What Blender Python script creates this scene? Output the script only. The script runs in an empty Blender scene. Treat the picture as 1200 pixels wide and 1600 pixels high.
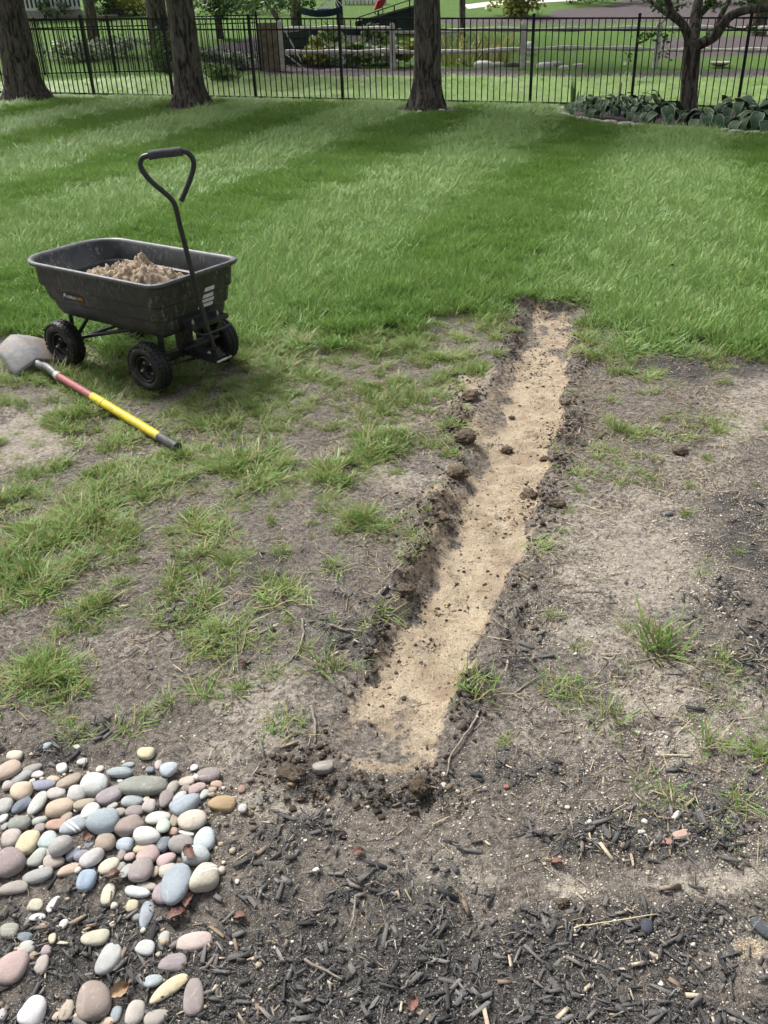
import bpy, math, random
import numpy as np
from mathutils import Vector, Matrix, Euler, Quaternion

random.seed(7)
RNG = np.random.default_rng(11)
scene = bpy.context.scene
COL = scene.collection

# ------------------------------------------------------------------ camera
CAM_H = 1.7
FPX = 1380.0                      # focal length in pixels of the 1200 x 1600 photograph
_u = Vector((-87.0, 2355.0, 1380.0)).normalized()     # world up seen in camera axes
_f = Vector((0, 0, -1))
_h = (_f - _u * _f.dot(_u)).normalized()
_x = _h.cross(_u)
ROT = Matrix((_x, _h, _u))        # camera axes -> world
cam_data = bpy.data.cameras.new("camera")
cam_data.sensor_fit = 'VERTICAL'
cam_data.sensor_height = 24.0
cam_data.lens = 24.0 * FPX / 1600.0
cam_data.clip_start = 0.05
cam_data.clip_end = 600.0
cam = bpy.data.objects.new("camera", cam_data)
cam.matrix_world = Matrix.Translation((0, 0, CAM_H)) @ ROT.to_4x4()
COL.objects.link(cam)
scene.camera = cam

# ------------------------------------------------------------------ sky, sun, exposure
SUN_DIR = Vector((-0.50, 0.55, 1.05)).normalized()     # towards the sun: high, behind the scene on the left
world = bpy.data.worlds.new("World")
scene.world = world
world.use_nodes = True
wn = world.node_tree.nodes
wl = world.node_tree.links
bg = wn["Background"]
sky = wn.new("ShaderNodeTexSky")
sky.sky_type = 'NISHITA'
sky.sun_disc = False
sky.sun_elevation = math.asin(SUN_DIR.z)
sky.sun_rotation = math.atan2(SUN_DIR.x, SUN_DIR.y)
sky.air_density = 1.0
sky.dust_density = 6.0
sky.ozone_density = 1.0
hs = wn.new("ShaderNodeHueSaturation")            # hazy bright cloud: most of the blue is gone
hs.inputs["Saturation"].default_value = 0.36
wl.new(sky.outputs[0], hs.inputs["Color"])
wl.new(hs.outputs[0], bg.inputs[0])
bg.inputs[1].default_value = 0.115
sun_data = bpy.data.lights.new("sun", 'SUN')
sun_data.energy = 2.5
sun_data.angle = math.radians(14)
sun_data.color = (1.0, 0.985, 0.955)
sun = bpy.data.objects.new("sun", sun_data)
sun.rotation_euler = (-SUN_DIR).to_track_quat('-Z', 'Y').to_euler()
sun.location = SUN_DIR * 30
COL.objects.link(sun)
scene.view_settings.view_transform = 'Standard'
scene.view_settings.look = 'None'
scene.view_settings.gamma = 1.0
scene.view_settings.exposure = 0.74
scene.view_settings.use_curve_mapping = False

scene.cycles.use_adaptive_sampling = True
scene.cycles.adaptive_threshold = 0.045
scene.cycles.max_bounces = 4
scene.cycles.diffuse_bounces = 2
scene.cycles.glossy_bounces = 2
scene.cycles.transmission_bounces = 2
scene.cycles.transparent_max_bounces = 4

# ------------------------------------------------------------------ helpers
def sstep(a, b, x):
    t = np.clip((x - a) / (b - a), 0, 1)
    return t * t * (3 - 2 * t)

def vnoise(x, y, seed=0):
    xi = np.floor(x).astype(np.int64); yi = np.floor(y).astype(np.int64)
    xf = x - xi; yf = y - yi
    def hsh(a, b):
        n = (a * 374761393 + b * 668265263 + seed * 974634777) & 0xFFFFFFFF
        n = ((n ^ (n >> 13)) * 1274126177) & 0xFFFFFFFF
        n = ((n ^ (n >> 16)) * 2246822519) & 0xFFFFFFFF
        return (n & 0xFFFFFF) / float(0xFFFFFF)
    u = xf * xf * (3 - 2 * xf); v = yf * yf * (3 - 2 * yf)
    a = hsh(xi, yi); b = hsh(xi + 1, yi); c = hsh(xi, yi + 1); d = hsh(xi + 1, yi + 1)
    return (a * (1 - u) + b * u) * (1 - v) + (c * (1 - u) + d * u) * v      # 0..1

def fbm(x, y, oct=4, seed=0):
    s = 0; a = 0.5; t = 0
    for i in range(oct):
        s = s + a * vnoise(x * 2 ** i + 17.3 * i, y * 2 ** i - 9.1 * i, seed + i); t += a; a *= 0.5
    return s / t

def gz_far(x, y):
    """large shape of the land: falls slightly to the right, climbs behind the rail fence"""
    x = np.asarray(x, float); y = np.asarray(y, float)
    z = -0.0246 * np.clip(x + 5.5, 0, 14) * sstep(5.5, 14, y)
    z = z + 0.088 * np.clip(y - 27.5, 0, 60) * sstep(26, 31, y) + 0.02 * np.clip(y - 87, 0, 400)
    return z

RI = ROT.transposed()
def ray(px, py):
    return ROT @ Vector((px - 600.0, 800.0 - py, -FPX))
def gzf(x, y):
    def ss(a, b, v):
        t = min(max((v - a) / (b - a), 0), 1); return t * t * (3 - 2 * t)
    return -0.0246 * min(max(x + 5.5, 0), 14) * ss(5.5, 14, y) + 0.088 * min(max(y - 27.5, 0), 60) * ss(26, 31, y) + 0.02 * max(y - 87, 0)
def at(px, py, z=0.0):
    """the point at height z above the land seen at that place of the photograph"""
    d = ray(px, py); d = d / d.y
    if d.z < -1e-4 and (z - CAM_H) / d.z < 5.5:
        t = (z - CAM_H) / d.z
    else:
        lo, hi = 5.0, 75.0; t = lo
        while t < 75.0:
            if CAM_H + d.z * t < gzf(d.x * t, t) + z: hi = t; break
            lo = t; t += 0.4
        for k in range(24):
            t = (lo + hi) / 2
            if CAM_H + d.z * t < gzf(d.x * t, t) + z: hi = t
            else: lo = t
    return Vector((d.x * t, t, gzf(d.x * t, t) + z))
def at_y(px, py, Y):
    """the point at distance Y along the view seen at that place"""
    d = ray(px, py); t = Y / d.y
    return Vector((0, 0, CAM_H)) + d * t
def to_px(x, y, z=0.0):
    x = np.asarray(x, float); y = np.asarray(y, float)
    dx, dy, dz = x, y, z - CAM_H
    c = [RI[i][0] * dx + RI[i][1] * dy + RI[i][2] * dz for i in range(3)]
    w = np.maximum(-c[2], 1e-3)
    return 600 + FPX * c[0] / w, 800 - FPX * c[1] / w

class MB:
    """collects shapes that become one mesh"""
    def __init__(s): s.v = []; s.f = []; s.m = []; s.cur = 0
    def add(s, vs, fs):
        o = len(s.v); s.v.extend([tuple(p) for p in vs]); s.f.extend([tuple(i + o for i in q) for q in fs]); s.m.extend([s.cur] * len(fs))
        return s
    def box(s, c, size, M=None, taper=1.0):
        hx, hy, hz = size[0] / 2, size[1] / 2, size[2] / 2
        vs = []
        for zz in (-1, 1):
            k = taper if zz > 0 else 1.0
            for (a, b) in ((-1, -1), (1, -1), (1, 1), (-1, 1)):
                p = Vector((a * hx * k, b * hy * k, zz * hz))
                if M is not None: p = M @ p
                vs.append(p + Vector(c))
        return s.add(vs, [(3, 2, 1, 0), (4, 5, 6, 7), (0, 1, 5, 4), (1, 2, 6, 5), (2, 3, 7, 6), (3, 0, 4, 7)])
    def bar(s, a, b, w, h, up=(0, 0, 1)):
        a = Vector(a); b = Vector(b); d = (b - a); L = d.length; d.normalize()
        upv = Vector(up); sd = d.cross(upv)
        if sd.length < 1e-4: sd = d.cross(Vector((1, 0, 0)))
        sd.normalize(); upv = sd.cross(d)
        M = Matrix((d, sd, upv)).transposed()
        return s.box((a + b) / 2, (L, w, h), M)
    def tube(s, pts, r, n=8, caps=True, squash=None):
        pts = [Vector(p) for p in pts]
        rs = r if isinstance(r, (list, tuple)) else [r] * len(pts)
        vs = []; fs = []; prev = None
        for i, p in enumerate(pts):
            d = (pts[min(i + 1, len(pts) - 1)] - pts[max(i - 1, 0)]).normalized()
            if prev is None:
                a = d.cross(Vector((0, 0, 1)))
                if a.length < 1e-3: a = d.cross(Vector((1, 0, 0)))
                a.normalize()
            else:
                a = (prev - d * prev.dot(d)).normalized()
            prev = a; b = d.cross(a)
            for k in range(n):
                t = 2 * math.pi * k / n
                vs.append(p + (a * math.cos(t) + b * math.sin(t)) * rs[i])
        for i in range(len(pts) - 1):
            for k in range(n):
                k2 = (k + 1) % n
                fs.append((i * n + k, i * n + k2, (i + 1) * n + k2, (i + 1) * n + k))
        if caps:
            fs.append(tuple(reversed(range(n)))); fs.append(tuple((len(pts) - 1) * n + k for k in range(n)))
        return s.add(vs, fs)
    def lathe(s, prof, n=32, M=None, closed=False):
        """prof: (radius, height) pairs turned about local z"""
        vs = []; fs = []; m = len(prof)
        for k in range(n):
            t = 2 * math.pi * k / n
            for (r, z) in prof:
                p = Vector((r * math.cos(t), r * math.sin(t), z))
                vs.append(M @ p if M is not None else p)
        for k in range(n):
            k2 = (k + 1) % n
            for j in range(m if closed else m - 1):
                j2 = (j + 1) % m
                fs.append((k * m + j, k2 * m + j, k2 * m + j2, k * m + j2))
        return s.add(vs, fs)
    def loft(s, rings, cap0=False, cap1=False):
        n = len(rings[0]); vs = [p for r in rings for p in r]; fs = []
        for i in range(len(rings) - 1):
            for k in range(n):
                k2 = (k + 1) % n
                fs.append((i * n + k, i * n + k2, (i + 1) * n + k2, (i + 1) * n + k))
        if cap0: fs.append(tuple(reversed(range(n))))
        if cap1: fs.append(tuple((len(rings) - 1) * n + k for k in range(n)))
        return s.add(vs, fs)
    def mesh(s, name, mats=(), smooth=False):
        me = bpy.data.meshes.new(name); me.from_pydata(s.v, [], s.f)
        for m in (mats if isinstance(mats, (list, tuple)) else [mats]): me.materials.append(m)
        if len(set(s.m)) > 1: me.polygons.foreach_set("material_index", s.m)
        if smooth: me.polygons.foreach_set("use_smooth", [True] * len(me.polygons))
        me.update(); return me
    def build(s, name, mats=(), parent=None, smooth=False, bevel=0.0, auto=None):
        me = s.mesh(name, mats, smooth); o = link(name, me, parent)
        if auto is not None:
            me.polygons.foreach_set("use_smooth", [True] * len(me.polygons))
            sharp_by_angle(me, auto)
        if bevel > 0:
            b = o.modifiers.new("bevel", 'BEVEL'); b.width = bevel; b.segments = 2; b.limit_method = 'ANGLE'; b.angle_limit = math.radians(40)
        return o

def sharp_by_angle(me, deg):
    import bmesh
    bm = bmesh.new(); bm.from_mesh(me)
    lim = math.radians(deg)
    for e in bm.edges:
        if len(e.link_faces) == 2 and e.calc_face_angle(0) > lim: e.smooth = False
    bm.to_mesh(me); bm.free()

def link(name, data, parent=None):
    o = bpy.data.objects.new(name, data); COL.objects.link(o)
    if parent is not None: o.parent = parent
    return o
def tag(o, label=None, cat=None, group=None, kind=None):
    if label: o["label"] = label
    if cat: o["category"] = cat
    if group: o["group"] = group
    if kind: o["kind"] = kind
    return o
def empty(name, loc, rz=0.0):
    o = bpy.data.objects.new(name, None); COL.objects.link(o)
    o.location = loc; o.rotation_euler = (0, 0, rz); o.empty_display_size = 0.2
    return o
def np_mesh(name, V, F3=None, F4=None, mats=(), smooth=False):
    """fast mesh from numpy arrays of triangles and quads"""
    me = bpy.data.meshes.new(name)
    nt = 0 if F3 is None else len(F3); nq = 0 if F4 is None else len(F4)
    me.vertices.add(len(V)); me.vertices.foreach_set("co", np.asarray(V, np.float32).ravel())
    loops = []
    if nt: loops.append(np.asarray(F3, np.int32).ravel())
    if nq: loops.append(np.asarray(F4, np.int32).ravel())
    L = np.concatenate(loops) if loops else np.zeros(0, np.int32)
    me.loops.add(len(L)); me.loops.foreach_set("vertex_index", L)
    me.polygons.add(nt + nq)
    st = np.concatenate([np.arange(nt) * 3, nt * 3 + np.arange(nq) * 4]).astype(np.int32)
    me.polygons.foreach_set("loop_start", st)
    if smooth: me.polygons.foreach_set("use_smooth", np.ones(nt + nq, bool))
    for m in (mats if isinstance(mats, (list, tuple)) else [mats]): me.materials.append(m)
    me.update(calc_edges=True); me.validate()
    return me
def attr(me, name, arr, typ='FLOAT', dom='POINT'):
    a = me.attributes.new(name, typ, dom)
    key = {'FLOAT': 'value', 'FLOAT_VECTOR': 'vector', 'FLOAT_COLOR': 'color', 'INT': 'value'}[typ]
    a.data.foreach_set(key, np.asarray(arr, np.int32 if typ == 'INT' else np.float32).ravel())

# ------------------------------------------------------------------ materials
class N:
    """small wrapper to write node trees quickly"""
    def __init__(s, name):
        s.m = bpy.data.materials.new(name); s.m.use_nodes = True
        s.t = s.m.node_tree; s.p = s.t.nodes["Principled BSDF"]; s.out = s.t.nodes["Material Output"]
        s._obj = None
    def new(s, typ, **k):
        n = s.t.nodes.new(typ)
        for a, b in k.items(): setattr(n, a, b)
        return n
    def set(s, sock, v):
        if hasattr(v, "is_output") or isinstance(v, bpy.types.NodeSocket): s.t.links.new(v, sock)
        elif isinstance(v, (tuple, list)) and len(v) == 3 and sock.type == 'RGBA': sock.default_value = (*v, 1)
        else: sock.default_value = v
    @property
    def obj(s):
        if s._obj is None: s._obj = s.new("ShaderNodeTexCoord").outputs["Object"]
        return s._obj
    def attr(s, name, typ='GEOMETRY', out="Fac"):
        n = s.new("ShaderNodeAttribute"); n.attribute_name = name; n.attribute_type = typ; return n.outputs[out]
    def noise(s, scale, detail=3, rough=0.55, vec=None, dist=0.0, out="Fac"):
        n = s.new("ShaderNodeTexNoise"); n.inputs["Scale"].default_value = scale; n.inputs["Detail"].default_value = detail
        n.inputs["Roughness"].default_value = rough; n.inputs["Distortion"].default_value = dist
        s.t.links.new(vec if vec is not None else s.obj, n.inputs["Vector"]); return n.outputs[out]
    def voro(s, scale, vec=None, out="Distance", feature='F1'):
        n = s.new("ShaderNodeTexVoronoi"); n.feature = feature; n.inputs["Scale"].default_value = scale
        s.t.links.new(vec if vec is not None else s.obj, n.inputs["Vector"]); return n.outputs[out]
    def ramp(s, fac, a, b, lo=0.0, hi=1.0):
        n = s.new("ShaderNodeMapRange"); n.interpolation_type = 'SMOOTHSTEP'
        s.set(n.inputs["Value"], fac); n.inputs["From Min"].default_value = a; n.inputs["From Max"].default_value = b
        n.inputs["To Min"].default_value = lo; n.inputs["To Max"].default_value = hi; return n.outputs[0]
    def math(s, op, a, b=0.0, clamp=False):
        n = s.new("ShaderNodeMath", operation=op); n.use_clamp = clamp; s.set(n.inputs[0], a); s.set(n.inputs[1], b); return n.outputs[0]
    def mix(s, fac, a, b, mode='MIX'):
        n = s.new("ShaderNodeMix", data_type='RGBA', blend_type=mode)
        s.set(n.inputs["Factor"], fac); s.set(n.inputs["A"] if False else n.inputs[6], a); s.set(n.inputs[7], b); return n.outputs[2]
    def bump(s, height, strength=0.3, dist=0.01, normal=None):
        n = s.new("ShaderNodeBump"); n.inputs["Strength"].default_value = strength; n.inputs["Distance"].default_value = dist
        s.set(n.inputs["Height"], height)
        if normal is not None: s.t.links.new(normal, n.inputs["Normal"])
        return n.outputs[0]
    def fin(s, color=None, rough=0.6, normal=None, metallic=0.0, spec=0.4):
        if color is not None: s.set(s.p.inputs["Base Color"], color)
        s.set(s.p.inputs["Roughness"], rough); s.set(s.p.inputs["Metallic"], metallic)
        s.set(s.p.inputs["Specular IOR Level"], spec)
        if normal is not None: s.t.links.new(normal, s.p.inputs["Normal"])
        return s.m
def simple(name, c1, c2=None, scale=8.0, rough=0.6, metallic=0.0, spec=0.4, bump=0.0, bscale=None, detail=4, dist=0.01):
    n = N(name); c2 = c2 or tuple(c * 0.75 for c in c1)
    col = n.mix(n.ramp(n.noise(scale, detail), 0.3, 0.7), c1, c2)
    nm = n.bump(n.noise(bscale or scale * 3, 4), bump, dist) if bump else None
    return n.fin(col, rough, nm, metallic, spec)

MAT = {}
def blade_material(name, light, dark, straw, transl=0.3, rough=0.45, dry0=0.93):
    n = N(name)
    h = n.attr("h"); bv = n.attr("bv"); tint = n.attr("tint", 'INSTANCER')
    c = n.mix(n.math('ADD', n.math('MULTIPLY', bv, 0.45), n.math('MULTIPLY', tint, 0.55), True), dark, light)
    c = n.mix(n.ramp(h, 0.0, 0.5, 0.55, 0.0), c, straw)
    dry = n.ramp(bv, dry0, dry0 + 0.02)
    c = n.mix(n.math('MULTIPLY', dry, 0.8), c, straw)
    n.fin(c, rough, None, 0, 0.25)
    tr = n.new("ShaderNodeBsdfTranslucent"); n.t.links.new(c, tr.inputs[0])
    mx = n.new("ShaderNodeMixShader"); mx.inputs[0].default_value = transl
    n.t.links.new(n.p.outputs[0], mx.inputs[1]); n.t.links.new(tr.outputs[0], mx.inputs[2]); n.t.links.new(mx.outputs[0], n.out.inputs[0])
    return n.m
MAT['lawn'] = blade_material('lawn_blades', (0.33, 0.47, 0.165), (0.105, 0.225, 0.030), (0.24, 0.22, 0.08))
MAT['tuft'] = blade_material('tuft_blades', (0.29, 0.42, 0.13), (0.10, 0.205, 0.032), (0.36, 0.29, 0.15), dry0=0.70)
MAT['straw'] = blade_material('straw', (0.40, 0.33, 0.19), (0.26, 0.20, 0.11), (0.42, 0.34, 0.2), 0.15, 0.7)

def leaf_material(name, c1, c2, transl=0.3, rough=0.45):
    n = N(name)
    bv = n.attr("bv")
    c = n.mix(bv, c1, c2)
    n.fin(c, rough, None, 0, 0.4)
    tr = n.new("ShaderNodeBsdfTranslucent"); n.t.links.new(c, tr.inputs[0])
    mx = n.new("ShaderNodeMixShader"); mx.inputs[0].default_value = transl
    n.t.links.new(n.p.outputs[0], mx.inputs[1]); n.t.links.new(tr.outputs[0], mx.inputs[2]); n.t.links.new(mx.outputs[0], n.out.inputs[0])
    return n.m
MAT['leaf'] = leaf_material('tree_leaf', (0.03, 0.075, 0.015), (0.08, 0.15, 0.03))
MAT['leaf_pale'] = leaf_material('shrub_leaf', (0.07, 0.13, 0.035), (0.20, 0.29, 0.09))
MAT['leaf_yellow'] = leaf_material('golden_leaf', (0.16, 0.20, 0.04), (0.36, 0.38, 0.10))
MAT['leaf_white'] = leaf_material('variegated_leaf', (0.05, 0.11, 0.035), (0.46, 0.50, 0.38))
MAT['leaf_red'] = leaf_material('pink_leaf', (0.36, 0.12, 0.11), (0.42, 0.2, 0.17))
MAT['leaf_gold_strap'] = leaf_material('lily_leaf', (0.14, 0.2, 0.045), (0.42, 0.38, 0.15))

def bark_material():
    n = N('bark')
    m = n.new("ShaderNodeMapping"); m.inputs["Scale"].default_value = (1, 1, 0.22); n.t.links.new(n.obj, m.inputs[0])
    v = n.noise(15, 4, 0.68, m.outputs[0], 0.8)
    ridge = n.ramp(v, 0.36, 0.62)
    c = n.mix(ridge, (0.026, 0.022, 0.019), (0.15, 0.128, 0.107))
    c = n.mix(n.ramp(n.noise(3, 3), 0.5, 0.75, 0, 0.35), c, (0.09, 0.088, 0.065))
    return n.fin(c, 0.9, n.bump(v, 0.9, 0.03), 0, 0.15)
MAT['bark'] = bark_material()
MAT['black_metal'] = simple('black_powder_coat', (0.011, 0.012, 0.013), (0.018, 0.019, 0.02), 30, 0.5, 0, 0.25)
MAT['rail_wood'] = simple('weathered_cedar', (0.60, 0.57, 0.52), (0.38, 0.35, 0.31), 9, 0.85, 0, 0.2, 0.4, 30)
MAT['old_wood'] = simple('brown_wood', (0.24, 0.19, 0.14), (0.13, 0.10, 0.075), 9, 0.85, 0, 0.2, 0.4, 30)
MAT['rock'] = simple('pale_rock', (0.52, 0.49, 0.44), (0.28, 0.255, 0.225), 14, 0.85, 0, 0.25, 0.5, 40)

# ------------------------------------------------------------------ the land: masks and heights
def blobs(PX, PY, L):
    r = np.zeros_like(PX)
    for (cx, cy, rx, ry, v) in L:
        r = np.maximum(r, v * np.exp(-((PX - cx) / rx) ** 2 - ((PY - cy) / ry) ** 2))
    return r
# these lists were noted from the photograph (pixel of the ground, extent, amount); they become places on the land
B_DARK = [(600,1500,900,100,.82),(1150,930,80,110,.6),(1130,1230,120,60,.5),(800,1030,50,40,.5),(840,1010,70,30,.4),(780,1180,60,40,.4),(560,990,60,60,.5),(470,880,80,40,.5),(1160,850,95,120,.72),(1190,1010,70,80,.75),(960,560,70,18,.8),(640,1600,1200,60,1.0),(600,1590,900,90,1.0),(720,1500,330,75,.95),(560,1400,230,60,.65),(150,1480,230,120,1),(470,1300,150,60,.6),(1150,860,75,80,.7),
          (1020,1290,260,55,.75),(1070,572,190,24,1.0),(940,560,60,14,.6),(430,890,110,60,.65),(330,950,120,50,.5),(645,567,42,20,.75),(500,960,60,30,.45),
          (250,920,80,30,.4),(655,910,26,60,.6),(585,1040,34,70,.6),(725,1090,35,60,.45),(470,1215,60,40,.75),(640,1240,60,26,.85),(850,1200,190,50,.5),
          (1000,1450,260,60,.9),(530,760,40,30,.5),(1080,705,40,15,.6),(120,1180,120,40,.7),(450,545,45,30,.45),(700,800,20,60,.6),(1150,960,80,60,.55),
          (560,930,80,50,.45),(860,790,30,60,.5),(880,690,20,60,.5)]
B_PALE = [(1000,880,150,90,.9),(930,980,130,60,.7),(1030,1090,75,50,1),(1170,640,90,60,.7),(1100,740,90,60,.6),(880,1370,60,30,.9),(1120,1370,130,25,.8),
          (1170,1480,80,60,.95),(430,1260,100,30,.8),(690,1370,90,30,.7),(430,1530,40,50,.9),(330,1180,70,40,.6),(30,680,100,50,1),(270,705,60,20,.5),
          (400,1100,90,60,.6),(200,1010,80,40,.4),(600,740,110,40,.6),(740,610,45,30,.9),(650,760,60,30,.6),(860,1150,150,50,.5),(960,800,120,60,.7),(620,650,100,60,.4),
          (1080,1160,90,80,.6),(520,720,60,40,.4),(1180,1120,60,60,.6)]
B_SAND = [(735,607,22,12,.9),(690,772,30,18,.9),(745,690,14,40,.5),(1170,1480,35,30,.55),(885,1375,26,14,.6),(560,1180,60,18,.5),(620,1190,50,14,.5)]
B_GRASS = [(1050,550,190,13,.55),(900,520,40,18,.5),(250,800,330,230,.20),(560,620,220,90,.22),(520,545,150,42,.95),(660,540,110,30,.75),(750,522,60,26,.8),(420,565,70,46,.85),(370,880,120,60,.5),(180,760,160,60,.6),(90,960,120,60,.6),(150,655,95,42,.85),(240,720,95,42,.85),(440,640,85,42,.75),(600,690,70,28,.9),(520,560,95,34,.7),(640,640,46,16,.65),(420,740,95,62,.95),(330,660,90,40,.5),
           (130,830,105,62,1),(40,900,85,60,.95),(60,1030,85,62,.6),(260,850,115,50,.7),(340,810,105,34,.7),(600,830,50,25,.75),(430,935,46,25,.85),(300,985,105,42,.6),
           (540,795,40,15,.6),(690,690,40,30,.5),(480,890,60,20,.45),(120,1110,52,32,.75),(520,735,28,32,.6),(200,590,200,40,.95),(60,640,60,22,.3),(50,790,90,40,.6),
           (720,585,35,16,.6),(790,552,30,14,.6),(880,620,18,20,.4),(840,870,40,40,.4),(870,745,25,18,.6),(1110,575,30,20,.5),(1000,590,60,20,.35),(915,755,40,20,.4),
           (570,640,160,70,.42),(980,690,120,60,.25),(200,960,60,30,.5),(370,1020,60,24,.4),(140,1150,60,24,.45),(1130,1160,60,50,.4),(1080,1050,50,30,.35),(20,1080,40,30,.5)]
B_CRUMB = [(730,655,22,60,1),(700,795,40,28,1),(770,802,55,16,.8),(880,690,22,55,.9),(850,765,26,42,1),(640,955,26,50,.8),(592,1035,24,55,.75),(722,1095,20,55,.9),(470,1215,75,40,1),(640,1232,65,28,1),(700,920,28,30,.45),(830,482,70,18,.8),(888,560,26,50,.55),(650,1005,50,24,.45),(780,700,24,10,.8),(660,860,26,50,.7),(800,960,30,40,.5),(740,1010,26,30,.5),(560,1215,70,16,.7),(800,540,18,36,.6),(850,560,50,40,.4)]
B_GRIT = [(1130,870,120,100,1),(1020,1290,320,70,.9),(600,1300,160,60,.45),(345,1235,70,45,1.0),(1000,1450,320,150,.35),(1100,1130,220,90,.5),(960,930,160,90,.5),
          (760,1230,160,60,.5),(380,1160,80,40,.4),(1000,1200,260,50,.5),(1160,1480,90,60,.6)]
B_STRAW = [(1000,650,180,80,1),(900,720,80,90,.7),(1050,760,140,80,.6),(640,640,180,90,.8),(560,560,140,50,.8),(330,700,160,80,.6),(250,960,260,120,.5),(600,880,100,120,.4),
           (1050,1100,180,140,.5),(1000,560,260,40,.8),(850,900,120,120,.3),(1000,1300,320,80,.2)]
LAWN_EDGE = ([-400,0,60,150,250,330,390,450,560,640,720,800,860,920,960,1050,1200,1600], [500,505,520,545,560,560,545,518,515,505,497,482,474,492,520,538,540,545])
_TL = [(800,480),(812,492),(800,540),(772,590),(735,640),(716,700),(706,760),(690,812),(657,880),(627,940),(592,1010),(562,1070),(537,1130),(505,1190),(515,1212)]
_TR = [(915,480),(905,495),(905,520),(895,560),(890,600),(885,650),(870,720),(850,790),(822,860),(792,930),(767,990),(742,1040),(708,1090),(690,1140),(678,1190),(655,1212)]
_SL = [(835,478),(835,500),(822,540),(806,600),(792,650),(772,700),(747,760),(715,830),(690,900),(652,960),(620,1020),(590,1080),(560,1140),(532,1185)]
_SR = [(895,478),(893,520),(882,600),(872,650),(862,700),(842,770),(820,850),(797,900),(768,960),(745,1000),(722,1050),(700,1100),(690,1140),(676,1185)]
SLw = sorted([(at(*p, -0.045).y, at(*p, -0.045).x) for p in _SL]); SRw = sorted([(at(*p, -0.045).y, at(*p, -0.045).x) for p in _SR])
def floor_in(x, y):
    xl = np.interp(y, [a for a, _ in SLw], [b for _, b in SLw]); xr = np.interp(y, [a for a, _ in SRw], [b for _, b in SRw])
    return np.minimum(x - xl, xr - x)
TLw = sorted([(at(*p).y, at(*p).x) for p in _TL]); TRw = sorted([(at(*p).y, at(*p).x) for p in _TR])
T_Y0, T_Y1 = at(590, 1212).y, at(860, 478).y
def trench(x, y):
    """signed distance inside the trench, + inside; and position along it 0..1"""
    wob = 0.050 * (fbm(x * 4.5, y * 4.5, 4, 31) - 0.5) * 2 + 0.022 * (fbm(x * 15, y * 15, 3, 33) - 0.5) * 2
    xl = np.interp(y, [a for a, _ in TLw], [b for _, b in TLw]); xr = np.interp(y, [a for a, _ in TRw], [b for _, b in TRw])
    d = np.minimum(x - xl, xr - x) + wob
    d = np.minimum(d, np.minimum(y - T_Y0, T_Y1 - y) + wob)
    left = x < (xl + xr) / 2
    return d, (y - T_Y0) / (T_Y1 - T_Y0), left
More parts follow.
